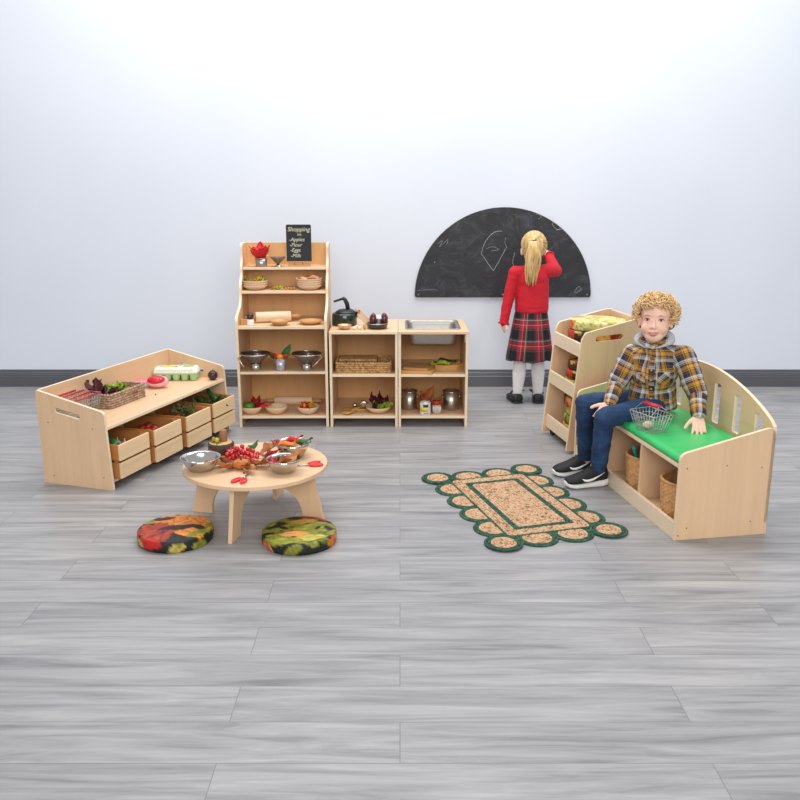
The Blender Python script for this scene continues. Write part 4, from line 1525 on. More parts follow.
# middle shelf: strainers on steel cups, painted cup with flowers
zt = .3305
for i, x in enumerate((-.835, -.540)):
    side = 'left' if i == 0 else 'right'
    cup('steel_cup', f'small steel cup standing under the {side} strainer on the middle dresser shelf', (x, 4.912, zt), .028, .031, .040, M_STEEL, 'steel cups on the middle dresser shelf')
    s_ = thing('mesh_strainer', f'dark wire strainer with a long handle on the {side} steel cup, middle dresser shelf', 'strainer', (x, 4.912, zt + .041), 0, 'wire strainers on the dresser')
    link('mesh_cone', MB().lathe([(0, .002), (.031, .004), (.034, .006), (.060, .034), (.086, .056), (.086, .0585), (.058, .036), (.028, .008), (0, .005)], 40), M_DSTEEL, s_)
    link('rim_wire', MB().tube([(.086 * math.cos(a), .086 * math.sin(a), .058) for a in [2 * PI * k / 40 for k in range(40)]], .0028, 8, True), M_STEEL, s_)
    d = -1 if i == 0 else 1
    hy = -.03
    link('handle', MB().tube([(d * .070, -.05, .058), (d * .092, -.055, .040), (d * .050, -.095, -.006), (d * .030, -.105, -.028)][:3] if i == 0 else [(d * .07, -.05, .058), (d * .095, -.055, .046), (d * .045, -.095, .0)], .0028, 8), M_STEEL, s_)
    cup('steel_cup', f'small steel cup inside the {side} strainer on the middle dresser shelf', (x + .01, 4.922, zt + .050), .022, .025, .040, M_STEEL, 'steel cups on the middle dresser shelf')
M_SILVP = mat('patterned_silver', 'B9B8C2', .3, .6, .3, 90)
cup('tapered_cup', 'silver patterned tapered cup of flowers in the middle of the dresser shelf', (-.690, 4.905, zt), .025, .034, .070, M_SILVP)
fl = thing('flower_bunch', 'red and orange flowers with one green leaf in the tapered silver cup', 'flowers', (-.690, 4.905, zt + .052))
link('leaf', MB().leaf(.115, .055, (.01, 0, 0), (1.3, -1.1, .1), .05, .03, 1).leaf(.055, .04, (-.03, .005, .01), (0, -.5, 2.8), .1, .1, 2), M_DGREEN, fl)
link('red_petals', MB().leaf(.065, .045, (-.01, -.005, .01), (.4, -.7, 2.9), .1, .1, 3).leaf(.06, .045, (.01, -.005, .01), (-.4, -.5, .1), .1, .1, 4).leaf(.09, .03, (0, .01, 0), (1.2, -1.15, .2), .1, .05, 5), M_BRED, fl)
link('orange_bloom', MB().ball((0, -.018, .030), (.020, .018, .018), 16, 10), M_ORANGE, fl)

# bottom shelf
zt = .0675
rolling_pin('long wooden rolling pin lying behind the bowls on the bottom dresser shelf', (-.650, 5.13, zt), -.02, .23, .026, M_DOWEL)
for i, (x, nm) in enumerate(((-.868, 'round wooden bowl with a green apple at left of the bottom dresser shelf'), (-.722, 'empty round wooden bowl in the middle of the bottom dresser shelf'), (-.536, 'round wooden bowl of red and yellow petals at right of the bottom dresser shelf'))):
    wbowl('wooden_bowl', nm, (x - .006, 4.938, zt), .067, .043, None, 'round wooden bowls on the bottom dresser shelf')
ap = thing('apple', 'green apple in the left wooden bowl on the bottom dresser shelf', 'toy food', (-.888, 4.933, zt + .014))
link('fruit', MB().lathe([(0, .004), (.014, 0), (.030, .012), (.034, .030), (.027, .046), (.010, .052), (0, .046)], 24), mat('green_apple', '4E7F26', .35, 0, .2, 20), ap)
link('stalk', MB().tube([(0, 0, .046), (.003, 0, .058)], .002, 6), M_BARK, ap)
tulip('dark red pointed leaves rising from the left wooden bowl on the bottom dresser shelf', (-.842, 4.948, zt + .022), 5, .095, .05, M_DRED, 8, .75)
one_leaf('bright red leaf pointing right out of the left wooden bowl', (-.835, 4.918, zt + .032), .085, .035, M_BRED, .1, -.25, 0, .05, 92, 0)
m = MB()
mm_ = MB()
rd = random.Random(17)
for q in range(26):
    a, u = rd.uniform(0, 6.28), rd.uniform(0, .042)
    (m if q % 2 else mm_).leaf(.035, .024, (u * math.cos(a), u * math.sin(a), .028 + rd.uniform(0, .014)), (rd.uniform(-.6, .6), -rd.uniform(.2, 1), rd.uniform(0, 6.28)), .2, .2, q)
pt = thing('petal_heap', 'heap of red and yellow petals in the right wooden bowl on the bottom dresser shelf', 'petals', (-.542, 4.938, zt))
pt['kind'] = 'stuff'
link('yellow_petals', m, M_YELLOW, pt)
link('red_petals', mm_, M_BRED, pt)

# ------------------------------------------------------------------ things on the plain kitchen unit
zt = .5635
kt = thing('kettle', 'dark green enamel kettle with black lid and arm on the plain kitchen unit', 'kettle', (-.330, 5.115, zt), 0)
M_ENAM = mat('green_enamel', '12261F', .22, 0, .2, 6, coat=.5)
link('body', MB().lathe([(0, 0), (.070, 0), (.075, .004), (.074, .062), (.068, .072), (.0, .074)], 44), M_ENAM, kt)
link('lid', MB().lathe([(0, .073), (.064, .072), (.062, .078), (.040, .092), (.0, .098)], 40, (.008, 0, 0)), M_BLACK, kt)
link('spout', MB().tube([(.060, 0, .05), (.084, 0, .075), (.090, 0, .086)], [.016, .012, .010], 14), M_BLACK, kt)
link('handle', MB().tube([(.022, 0, .092), (.016, 0, .125), (.004, 0, .150), (-.004, 0, .157), (-.02, 0, .152), (-.055, 0, .140), (-.062, 0, .138)], [.013, .013, .012, .011, .007, .0065, .006], 12), M_BLACK, kt)
sp = thing('small_bowl', 'small patterned copper bowl in front of the kettle', 'bowl', (-.320, 4.955, zt))
link('body', MB().lathe([(0, 0), (.022, 0), (.034, .008), (.040, .024), (.039, .026), (.036, .024), (.030, .010), (0, .005)], 36, fr=lambda a, z: 1 + .02 * math.sin(12 * a)), mat('copper_pattern', 'C99E7E', .35, .3, .35, 50), sp)
for i, (x, y, nm) in enumerate(((-.262, 4.93, 'beside the copper bowl'), (-.232, 4.94, 'in front of the spatula'), (-.250, 4.985, 'behind the other two'))):
    solo('egg', MB().ball((0, 0, .010), (.014, .010, .010), 16, 10), M_CREAM, f'small cream egg on the kitchen unit top, {nm}', 'toy food', (x, y, zt), .5 * i, 'small eggs on the kitchen unit')
solo('wooden_peg', MB().lathe([(0, 0), (.007, 0), (.007, .016), (.009, .022), (.006, .030), (0, .032)], 14), M_DWOOD, 'little dark wooden peg left of the black pan', 'peg', (-.205, 4.94, zt))
spt = thing('wooden_spatula', 'pale wooden spatula leaning on the kettle, left of the black pan', 'spatula', (-.176, 5.045, zt + .012), 0)
spt.rotation_euler = (PI / 2, R(-48), PI)
link('blade', MB().prism(rrect(0, .095, -.020, .020, .008), -.004, .004, lambda a, b, t_: (a, b, t_)), M_BOWL, spt, .001)
link('handle', MB().tube([(.09, 0, 0), (.125, 0, 0)], .006, 10), M_DWOOD, spt)
pn = thing('frying_pan', 'small dark blue pan on the plain kitchen unit beside the sink unit', 'pan', (-.132, 4.985, zt), 0)
link('body', MB().lathe([(0, 0), (.050, 0), (.057, .004), (.062, .026), (.0625, .030), (.059, .030), (.054, .007), (0, .006)], 44), mat('blue_black_enamel', '14161F', .2, 0, .2, 20, coat=.5), pn)
link('rim_band', MB().lathe([(.0625, .029), (.0645, .030), (.0635, .033), (.058, .032), (.058, .029), (.0625, .029)], 44), M_STEELB, pn)
for i, (x, y, nm) in enumerate(((-.155, 4.985, 'left'), (-.092, 4.995, 'right'))):
    on = thing('red_onion', f'shiny dark red onion at {nm} in the small dark blue pan', 'toy food', (x, y, zt + .0075), 0, 'red onions in the pan')
    link('bulb', MB().lathe([(0, 0), (.012, .002), (.022, .030), (.022, .054), (.013, .074), (0, .084)], 22), mat('onion_skin', '5A1420', .25, 0, .2, 20, coat=.4), on)
    link('root_tuft', MB().tube([(0, 0, .082), (.002, 0, .090)], .002, 6), M_CREAM, on)
solo('mushroom', MB().lathe([(0, 0), (.010, 0), (.010, .044), (.020, .046), (.021, .054), (.012, .068), (0, .070)], 20), M_WHITE, 'white mushroom between the red onions in the dark blue pan', 'toy food', (-.124, 4.990, zt + .0075))

zt = .3145
seagrass('seagrass_tray', 'golden seagrass tray with two compartments on the middle shelf of the plain kitchen unit', (-.212, 5.02, zt), 0, .315, .215, .062, M_SEAB, (.085,), rows=5)
link('inner_tray', MB().box(-.148, .078, -.035, .10, .050, .066), M_SEAB, [o for o in COL.objects if o.name == 'seagrass_tray'][0], .004)
zt = .0675


def utensil(label, loc, rz, L, wd, mm, flatn=True):
    root = thing('wooden_utensil', label, 'utensil', loc, rz, 'wooden utensils on the bottom shelf')
    link('head', MB().prism(rrect(0, .075, -wd / 2, wd / 2, wd * .35), 0, .007, lambda a, b, t_: (a, b, t_)), mm, root, .001)
    link('handle', MB().tube([(.07, 0, .005), (L, 0, .005)], [.007, .005], 10), mm, root)


M_UT = wood('utensil_wood', 'D2A05C', 'x', var=.12)
utensil('wooden spatula pointing back right, bottom shelf of the plain kitchen unit', (-.350, 4.955, zt), .25, .20, .048, M_UT)
utensil('wooden spoon crossing on top of the spatula, bottom shelf of the plain kitchen unit', (-.322, 4.880, zt + .0075), 1.0, .20, .042, M_UT)
utensil('short wooden scoop lying behind the spatula, bottom shelf of the plain kitchen unit', (-.345, 5.02, zt), .05, .15, .045, M_UT)
mg = thing('jar_ring', 'round glass-topped steel ring jar lying on the bottom shelf of the plain kitchen unit', 'jar', (-.218, 5.03, zt + .026), 0)
rr = MB().lathe([(.016, -.014), (.026, -.014), (.026, .014), (.016, .014), (.016, -.014)], 28)
rr.v = [(a, c, b) for a, b, c in rr.v]
link('ring', rr, M_STEEL, mg)
dk = MB().lathe([(0, -.010), (.016, -.010), (.016, .010), (0, .010)], 24)
dk.v = [(a, c, b) for a, b, c in dk.v]
link('face', dk, M_DWOOD, mg)
solo('steel_thimble', MB().lathe([(0, 0), (.016, 0), (.013, .022), (.008, .028), (0, .030)], 20), M_STEEL, 'small steel cap on the bottom shelf behind the wooden utensils', 'cup', (-.272, 5.06, zt))
wbowl('wooden_bowl', 'shallow wooden bowl of maroon and green leaves, bottom shelf of the plain kitchen unit', (-.128, 4.965, zt), .078, .036)
lettuce('maroon lettuce leaves standing in the bowl on the bottom shelf of the plain kitchen unit', (-.135, 4.97, zt + .012), 14, M_MAROON, 31, .105, .05, (.5, 1.35))
lettuce('green lettuce leaves around the bowl on the bottom shelf of the plain kitchen unit', (-.115, 4.955, zt + .016), 16, M_GREENL, 32, .08, .045, (.15, .6))

# ------------------------------------------------------------------ things on the sink unit
zt = .3145
cbm = thing('chopping_board', 'wooden chopping board with a short handle on the middle shelf of the sink unit', 'chopping board', (.085, 4.948, zt), R(-14))
link('board', MB().prism(rrect(-.075, .115, -.060, .125, .012), 0, .014, lambda a, b, t_: (a, b, t_)), M_UT, cbm, .001)
link('handle', MB().prism(rrect(-.105, -.075, -.016, .016, .006), 0, .010, lambda a, b, t_: (a, b, t_)), M_UT, cbm, .001)
solo('chopping_board', MB().prism(rrect(-.075, .080, -.050, .105, .012), 0, .012, lambda a, b, t_: (a, b, t_)), M_DWOOD, 'smaller wooden board lying on top of the handled chopping board', 'chopping board', (.100, 4.965, zt + .0143), R(-22), None, .001)
sw = thing('wooden_tray', 'eight-sided wooden tray of green and yellow leaves on the sink unit middle shelf', 'tray', (.285, 5.03, zt), R(12))
oc = lambda r_: [(r_ * math.cos(PI / 8 + i * PI / 4) * 1.1, r_ * math.sin(PI / 8 + i * PI / 4) * .8) for i in range(8)]
link('base', MB().prism(oc(.075), 0, .006, lambda a, b, t_: (a, b, t_)), M_UT, sw)
link('wall', MB().prism(oc(.085), .0, .034, lambda a, b, t_: (a * (1 + t_), b * (1 + t_), t_), [oc(.076)]), M_UT, sw)
for i, (dx, dy, mm, rz, nm) in enumerate(((-.07, -.02, M_GREENL, .1, 'yellow green'), (-.03, .0, M_DGREEN, .3, 'dark green'), (-.06, .02, M_MAROON, .2, 'maroon'), (-.08, -.045, M_GREENL, -.1, 'lime'))):
    one_leaf(f'{nm} leaf in the eight-sided wooden tray on the sink unit', (.268 + dx, 5.015 + dy, zt + .034 + .002 * i), .11, .055, mm, rz, -.04, 0, .02, 100 + i)
zt = .0675


def pot(label, loc, r_, h):
    root = thing('steel_pot', label, 'pot', loc, 0, 'steel pots on the sink unit')
    link('body', MB().lathe([(0, 0), (r_ - .006, 0), (r_, .006), (r_, h), (r_ - .002, h), (r_ - .002, .008), (0, .006)], 44), M_STEELB, root)
    link('rim', MB().lathe([(r_ - .002, h - .002), (r_ + .005, h - .001), (r_ + .006, h + .001), (r_ + .003, h + .003), (r_ - .002, h + .001), (r_ - .002, h - .002)], 44), M_STEEL, root)
    for s_ in (-1, 1):
        link('handle', MB().tube([(s_ * (r_ - .001), -.016, h * .72), (s_ * (r_ + .012), -.014, h * .72), (s_ * (r_ + .012), .014, h * .72), (s_ * (r_ - .001), .016, h * .72)], .0028, 8), M_STEEL, root)


pot('steel pot at the left wall of the sink unit bottom shelf', (.056, 5.03, zt), .044, .112)
pot('steel pot at the right end of the sink unit bottom shelf', (.305, 5.03, zt), .047, .112)
one_leaf('large orange brown dry leaf standing between the two steel pots', (.125, 5.00, zt + .004), .17, .12, M_BROWN, .3, -1.05, 1.0, .05, 121)
one_leaf('small orange dry leaf leaning left behind the white can', (.140, 4.975, zt + .03), .10, .075, mat('rust_leaf', 'A85A1E', .6, 0, .3, 30), 2.2, -1.15, .9, .05, 122)
cn = thing('food_can', 'small white food can with yellow label patch on the sink unit bottom shelf', 'can', (.148, 4.905, zt))
link('body', MB().lathe([(0, 0), (.030, 0), (.031, .002), (.031, .076), (.030, .078), (0, .0775)], 36), mat('white_label', 'DADAD4', .4, 0, .2, 60), cn)
link('rim', MB().tube([(.0305 * math.cos(a), .0305 * math.sin(a), .078) for a in [2 * PI * k / 30 for k in range(30)]], .0016, 6, True), M_STEEL, cn)


def wrap(r_, a0, a1, z0, z1, n=14):
    m = MB()
    vs_ = []
    for q in (r_, r_ + .0007):
        for i in range(n + 1):
            a = a0 + (a1 - a0) * i / n
            vs_ += [(q * math.cos(a), q * math.sin(a), z0), (q * math.cos(a), q * math.sin(a), z1)]
    k = 2 * (n + 1)
    fs_ = []
    for i in range(n):
        a = 2 * i
        fs_ += [(a, a + 1, a + 3, a + 2), (k + a, k + a + 2, k + a + 3, k + a + 1), (a, a + 2, k + a + 2, k + a), (a + 1, k + a + 1, k + a + 3, a + 3)]
    fs_ += [(0, k, k + 1, 1), (k - 2, k - 1, 2 * k - 1, 2 * k - 2)]
    return m.raw(vs_, fs_)


link('label_patch', wrap(.0311, -2.6, -1.2, .022, .046), mat('yellow_label', 'D8C020', .5), cn)
link('label_print', wrap(.0312, -2.0, -1.0, .048, .066), mat('dark_label', '3A3A34', .5), cn)
link('label_print', wrap(.0312, -1.9, -.9, .008, .016), mat('grey_label', '8E8E86', .5), cn)
jr = thing('spice_jar', 'small spice jar with a red lid beside the white can', 'jar', (.216, 4.928, zt))
link('glass', MB().lathe([(0, 0), (.024, 0), (.026, .003), (.026, .052), (.024, .056), (0, .056)], 32), mat('spice_fill', 'C4A48C', .3, 0, .2, 60), jr)
link('lid', MB().lathe([(0, .056), (.027, .056), (.027, .074), (.025, .076), (0, .076)], 32, fr=lambda a, z: 1 + .01 * math.cos(40 * a)), mat('red_lid', 'A82A1C', .4), jr)
link('label_band', wrap(.0262, -2.9, -.3, .012, .044), M_WHITE, jr)
g = MB()
for q in range(5):
    w = wrap(.0268, -2.2, -1.0, .015 + q * .006, .0175 + q * .006, 6)
    g.raw(w.v, w.f)
link('label_print', g, mat('grey_print', '7A7A7A', .5), jr)
# ------------------------------------------------------------------ people
def blob(name, mb, voxel, smooth=3, wrinkle=0, wscale=14, seed=0):
    """grow overlapping closed shapes into one continuous skin"""
    tmp = bpy.data.objects.new('tmp', mb.mesh('tmp'))
    COL.objects.link(tmp)
    rm = tmp.modifiers.new('r', 'REMESH')
    rm.mode = 'VOXEL'
    rm.voxel_size = voxel
    rm.use_smooth_shade = True
    if smooth:
        sm_ = tmp.modifiers.new('s', 'SMOOTH')
        sm_.factor = .5
        sm_.iterations = smooth
    bpy.context.view_layer.update()
    me = bpy.data.meshes.new_from_object(tmp.evaluated_get(bpy.context.evaluated_depsgraph_get()))
    bpy.data.objects.remove(tmp)
    me.name = name
    if wrinkle:
        nrm = [v.normal.copy() for v in me.vertices]
        for v, n_ in zip(me.vertices, nrm):
            p = v.co * wscale + Vector((seed, 0, 0))
            w = noise.noise(p) + .6 * noise.noise(Vector((p.x * 1.2, p.y * 1.2, p.z * 3)))
            v.co += n_ * w * wrinkle
    for p in me.polygons:
        p.use_smooth = True
    return me


def limb_uv(me, bones):
    """cloth coordinates in metres wrapped round each limb; bones = (p0, p1, radius, weight, phase)"""
    uv = me.uv_layers.new(name='cloth')
    B = []
    for p0, p1, rad, wgt, ph in bones:
        p0, p1 = Vector(p0), Vector(p1)
        t_ = (p1 - p0).normalized()
        ref = Vector((-.477, -.879, 0))
        a = (ref - t_ * ref.dot(t_)).normalized()
        B.append((p0, p1, t_, a, t_.cross(a), rad, wgt, ph, (p1 - p0).length))
    vc = [v.co for v in me.vertices]
    for poly in me.polygons:
        c = poly.center
        best = None
        for b in B:
            s_ = min(max((c - b[0]).dot(b[2]), 0), b[8])
            d = (c - (b[0] + b[2] * s_)).length / b[6]
            if best is None or d < best[0]:
                best = (d, b)
        b = best[1]
        q = c - b[0]
        a0 = math.atan2(q.dot(b[4]), q.dot(b[3]))
        for li in poly.loop_indices:
            q = vc[me.loops[li].vertex_index] - b[0]
            a = math.atan2(q.dot(b[4]), q.dot(b[3]))
            while a - a0 > PI:
                a -= 2 * PI
            while a - a0 < -PI:
                a += 2 * PI
            uv.data[li].uv = (a * b[5] + b[7], q.dot(b[2]) + b[7] * .7)


def tartan(name, period, stops, over, uvname='cloth', rough=.85):
    t = NT(name)
    u = t.n('UVMap', uv_map=uvname)
    sp = t.n('SeparateXYZ')
    t.l(u.outputs[0], sp.inputs[0])
    cols = []
    for ax in ('X', 'Y'):
        mm_ = t.n('Math', operation='MULTIPLY')
        t.l(sp.outputs[ax], mm_.inputs[0])
        mm_.inputs[1].default_value = 1 / period
        fr = t.n('Math', operation='FRACT')
        t.l(mm_.outputs[0], fr.inputs[0])
        cols.append((t.ramp(fr.outputs[0], stops, 'CONSTANT'), t.ramp(fr.outputs[0], over, 'CONSTANT')))
    mx = t.n('MixRGB')
    mx.inputs[0].default_value = .5
    t.l(cols[0][0], mx.inputs[1])
    t.l(cols[1][0], mx.inputs[2])
    nz_ = t.n('TexNoise', Scale=260, Detail=2)
    t.l(t.coords(), nz_.inputs['Vector'])
    m2 = t.n('MixRGB', blend_type='MULTIPLY')
    m2.inputs[0].default_value = 1
    t.l(mx.outputs[0], m2.inputs[1])
    t.l(t.ramp(nz_.outputs[0], [(.3, (.82, .82, .82)), (.7, (1, 1, 1))]), m2.inputs[2])
    t.l(m2.outputs[0], t.b.inputs['Base Color'])
    t.b.inputs['Roughness'].default_value = rough
    t.bump(nz_.outputs[0], .25, .002)
    return t.m


def skin_mat(name, c):
    t = NT(name)
    t.b.inputs['Base Color'].default_value = (*lin(c), 1)
    t.b.inputs['Roughness'].default_value = .5
    t.b.inputs['Subsurface Weight'].default_value = .12
    t.b.inputs['Subsurface Radius'].default_value = (.012, .005, .003)
    return t.m


M_SKIN = skin_mat('fair_skin', 'F3C5B0')
M_LIP = skin_mat('lip_skin', 'C4776E')
M_CHEEK = skin_mat('rosy_skin', 'F1BAA6')


def hair_mat(name, c1, c2, c3, stretch):
    t = NT(name)
    n_ = t.n('TexNoise', Scale=60, Detail=4)
    t.l(t.coords(stretch), n_.inputs['Vector'])
    t.l(t.ramp(n_.outputs[0], [(.3, lin(c1)), (.5, lin(c2)), (.7, lin(c3))]), t.b.inputs['Base Color'])
    t.b.inputs['Roughness'].default_value = .42
    t.bump(n_.outputs[0], .5, .003)
    return t.m


M_CURL = hair_mat('curly_blond_hair', 'BE8E56', 'E4C08A', 'F6E2BA', (1, 1, 1))
M_BLOND = hair_mat('straight_blond_hair', 'B48A52', 'D6B478', 'E8CF9C', (1, 1, .12))


def hand(mb, wrist, f, n, s=1.0, curl=.35, thumb=1, spread=.12, curls=None, tcurl=.3):
    """palm, four unequal bent fingers and a thumb from the side of the palm; n = the way the palm faces"""
    wrist, f = Vector(wrist), Vector(f).normalized()
    n = Vector(n)
    n = (n - f * n.dot(f)).normalized()
    sd_ = f.cross(n) * thumb
    kn = []
    for i, w in enumerate((.0195, .0065, -.0065, -.0185)):
        k_ = wrist + f * (.050 - .003 * abs(i - 1)) * s + sd_ * w * s
        kn.append(k_)
        mb.cone(wrist + sd_ * w * .55 * s + f * .006, k_, .0105 * s, .0092 * s, 12)
    for i, ln in enumerate((.037, .043, .039, .030)):
        c = (curls[i] if curls else curl)
        d = (f + sd_ * spread * (1.5 - i)).normalized()
        p = kn[i]
        rr_ = .0080
        for seg_, fr in enumerate((.46, .30, .26)):
            ang = c * (.8 if seg_ == 0 else 1.0)
            d = (d * math.cos(ang) + n * math.sin(ang)).normalized()
            n2 = n
            q = p + d * ln * fr * s * 1.05
            mb.cone(p, q, rr_ * s, (rr_ - .0008) * s, 10)
            p = q
            rr_ -= .0008
    p = wrist + f * .014 * s + sd_ * .016 * s
    d = (f * .62 + sd_ * .75 + n * .15).normalized()
    for ln, rr_ in ((.024, .0098), (.020, .0086), (.015, .0078)):
        q = p + d * ln * s
        mb.cone(p, q, rr_ * s, (rr_ - .0006) * s, 10)
        p = q
        d = (d + (f * .5 - sd_ * .35 + n * .25) * tcurl).normalized()


# -------------------------------- the boy on the bench
boy = thing('person', 'smiling curly-haired child in checked jacket and jeans sitting on the storage bench', 'person', (1.165, 3.885, 0))
B0 = Vector((1.165, 3.885, 0))
boy.location = (0, 0, 0)
PV = Vector((1.165, 3.885, .405))
CH = Vector((1.158, 3.845, .565))
NK = Vector((1.138, 3.826, .686))
SR, SL = Vector((1.058, 3.880, .624)), Vector((1.258, 3.775, .638))
ER, EL = Vector((1.000, 3.885, .490)), Vector((1.304, 3.690, .485))
WR, WL = Vector((.948, 3.796, .412)), Vector((1.284, 3.598, .414))
HR, HL = Vector((1.150, 3.945, .392)), Vector((1.155, 3.825, .390))
KR, KL = Vector((.862, 3.905, .388)), Vector((.915, 3.735, .366))
AR, AL = Vector((.905, 4.025, .075)), Vector((.930, 3.858, .072))
F = Vector((-.36, -.93, .10)).normalized()
RXV = Vector((0, 0, 1)).cross(F).normalized()
RXV = (RXV + Vector((0, 0, .0))).normalized()
UPV = F.cross(RXV).normalized()
HC = Vector((1.132, 3.806, .798))
HQ = Matrix((RXV, F, UPV)).transposed()


def hp(a, b, c):
    return HC + RXV * a + F * b + UPV * c


AX = (SL - SR).normalized()
FW = Vector((AX.y, -AX.x, 0)).normalized()
if FW.y > 0:
    FW = -FW
TQ = Matrix((AX, FW, Vector((0, 0, 1)))).transposed()


def head_shapes(m, detail=True):
    m.ball(hp(0, -.010, .030), (.068, .080, .077), 28, 18, rot=HQ)
    m.ball(hp(0, .016, -.030), (.060, .058, .066), 28, 18, rot=HQ)
    m.ball(hp(0, .034, -.072), (.040, .034, .028), 20, 12, rot=HQ)
    for s_ in (-1, 1):
        m.ball(hp(s_ * .031, .044, -.038), (.025, .025, .024), 16, 12, rot=HQ)
        m.ball(hp(s_ * .069, -.004, -.012), (.009, .017, .027), 14, 10, rot=HQ)
        m.ball(hp(s_ * .010, .076, -.033), (.0075, .0085, .0068), 12, 8, rot=HQ)
    m.ball(hp(0, .046, .022), (.050, .024, .026), 18, 12, rot=HQ)
    m.cone(hp(0, .072, -.004), hp(0, .084, -.030), .0058, .0092, 12)
    # lips
    pts = [(-.021, .066, -.054), (-.011, .0725, -.0575), (0, .0750, -.0585), (.011, .0725, -.0575), (.021, .066, -.054)]
    for p, q in zip(pts, pts[1:]):
        m.cone(hp(*p), hp(*q), .0042, .0042, 8)
    pts = [(-.020, .066, -.0555), (-.010, .0725, -.066), (.010, .0725, -.066), (.020, .066, -.0555)]
    for p, q in zip(pts, pts[1:]):
        m.cone(hp(*p), hp(*q), .0046, .0046, 8)


m = MB()
head_shapes(m)
m.cone(NK - Vector((0, 0, .02)), hp(0, -.018, -.06), .036, .038, 20)
m.ball(CH, (.078, .055, .085), 24, 16, rot=TQ)
m.ball(PV, (.080, .066, .055), 24, 16, rot=TQ)
m.cone(PV, CH, .060, .062, 20)
m.cone(SR, SL, .032, .032, 16)
for s_, e_, w_ in ((SR, ER, WR), (SL, EL, WL)):
    m.cone(s_, e_, .030, .024, 16)
    m.cone(e_, w_, .024, .0165, 16)
for h_, k_, a_ in ((HR, KR, AR), (HL, KL, AL)):
    m.cone(h_, k_, .048, .038, 18)
    m.cone(k_, a_, .038, .025, 18)
hand(m, WR, (-.62, -.34, -.70), (-.1, .75, -.6), 1.02, .35, -1, .08, [.30, .36, .42, .48])
hand(m, WL, (-.10, -.62, -.72), (.05, .5, -.7), 1.02, .05, -1, .16, [.02, .04, .06, .1])
me = blob('body', m, .0032, 3)
body = link('body', me, [M_SKIN, M_LIP, M_CHEEK], boy)
for p in me.polygons:
    q = p.center - HC
    a, b, c = q.dot(RXV), q.dot(F), q.dot(UPV)
    if b > .058 and abs(a) < .0225 and -.072 < c < -.049 - 0 * a:
        u = a / .022
        if -.0725 + .017 * u * u < c < -.0535 + .004 * u * u and b > .066 - .006 * u * u:
            p.material_index = 1
    if b > .03 and (((abs(a) - .034) / .014) ** 2 + ((c + .038) / .014) ** 2) < 1:
        p.material_index = 2
te = MB()
te.tube([hp(-.011, .0735, -.0600), hp(-.006, .0768, -.0612), hp(0, .0778, -.0616), hp(.006, .0768, -.0612), hp(.011, .0735, -.0600)], [.0007, .0012, .0013, .0012, .0007], 8)
link('teeth', te, mat('tooth', 'D9C9BE', .3, 0, .02), boy)
M_EYEW = mat('eye_white', 'E4DEDA', .2, 0, .02)
M_IRIS = mat('dark_iris', '2A211E', .15, 0, .1)
M_BROW = mat('sandy_brow', 'C99468', .7, 0, .1)
M_LASH = mat('lash', '5A3A2C', .7, 0, .1)
for s_ in (-1, 1):
    e_ = link('eye', MB().ball(hp(s_ * .0300, .0645, -.001), (.0105, .0075, .0044), 18, 12, rot=HQ), M_EYEW, boy)
    link('iris', MB().ball(hp(s_ * .0295, .0690, -.0015), (.0058, .0038, .0038), 14, 10, rot=HQ), M_IRIS, e_)
    lid = MB().tube([hp(s_ * .018, .0685, -.001), hp(s_ * .0235, .0725, .0038), hp(s_ * .031, .0725, .0048), hp(s_ * .038, .068, .0028), hp(s_ * .0425, .062, -.002)], [.001, .0020, .0022, .0020, .001], 8)
    link('eyelashes', lid, M_LASH, e_)
    link('eyebrow', MB().tube([hp(s_ * .017, .0735, .0155), hp(s_ * .028, .0735, .0205), hp(s_ * .040, .065, .0175)], [.0012, .0020, .0010], 8), M_BROW, boy)

# curls: every lock is a small coil growing out of a cap
m = MB()
rd = random.Random(12)
m2 = MB()
m2.ball(hp(0, -.016, .034), (.0745, .081, .078), 30, 20, rot=HQ)
for s_ in (-1, 1):
    m2.ball(hp(s_ * .060, -.03, .0), (.026, .05, .045), 18, 12, rot=HQ)
cap = blob('cap', m2, .006, 2, .004, 60, 3)
n_ = 0
GA = PI * (3 - math.sqrt(5))
curl = MB()
for i in range(1150):
    z = 1 - 2 * (i + .5) / 1150
    rr_ = math.sqrt(1 - z * z)
    a = i * GA
    d = Vector((rr_ * math.cos(a), rr_ * math.sin(a), z))
    # keep the face, ears and neck clear
    front = d.y
    if d.z < -.55:
        continue
    if front > .15 and abs(d.x) < .80 and d.z < .34 - .10 * abs(d.x) + .12 * math.sin(i * 1.7):
        continue
    if front > .52 and d.z < .3:
        continue
    if front > -.25 and d.z < -.25 - .5 * front:
        continue
    puff = rd.uniform(.0, .013)
    base = hp(d.x * (.080 + puff), -.014 + d.y * (.082 + puff), .026 + d.z * (.072 + puff))
    out = (HQ @ d).normalized()
    t1 = out.orthogonal().normalized()
    t2 = out.cross(t1)
    cr = rd.uniform(.006, .0125)
    L_ = rd.uniform(.006, .018)
    turns = rd.uniform(1.1, 2.0)
    axis = (t1 * rd.uniform(-1, 1) + t2 * rd.uniform(-1, 1) - Vector((0, 0, .5)) + out * .25).normalized()
    e1 = axis.orthogonal().normalized()
    e2_ = axis.cross(e1)
    ph = rd.uniform(0, 6.28)
    P = []
    N_ = int(10 * turns)
    for k in range(N_ + 1):
        u = k / N_
        g = ph + 2 * PI * turns * u
        P.append(base + out * (.004 + .004 * rd.random()) + axis * (u - .5) * L_ * 2 + (e1 * math.cos(g) + e2_ * math.sin(g)) * cr)
    curl.tube([tuple(p) for p in P], [.0020 * (1.1 - .5 * abs(2 * k / N_ - 1)) for k in range(N_ + 1)], 6)
cm = MB()
cm.raw([tuple(v.co) for v in cap.vertices], [tuple(p.vertices) for p in cap.polygons])
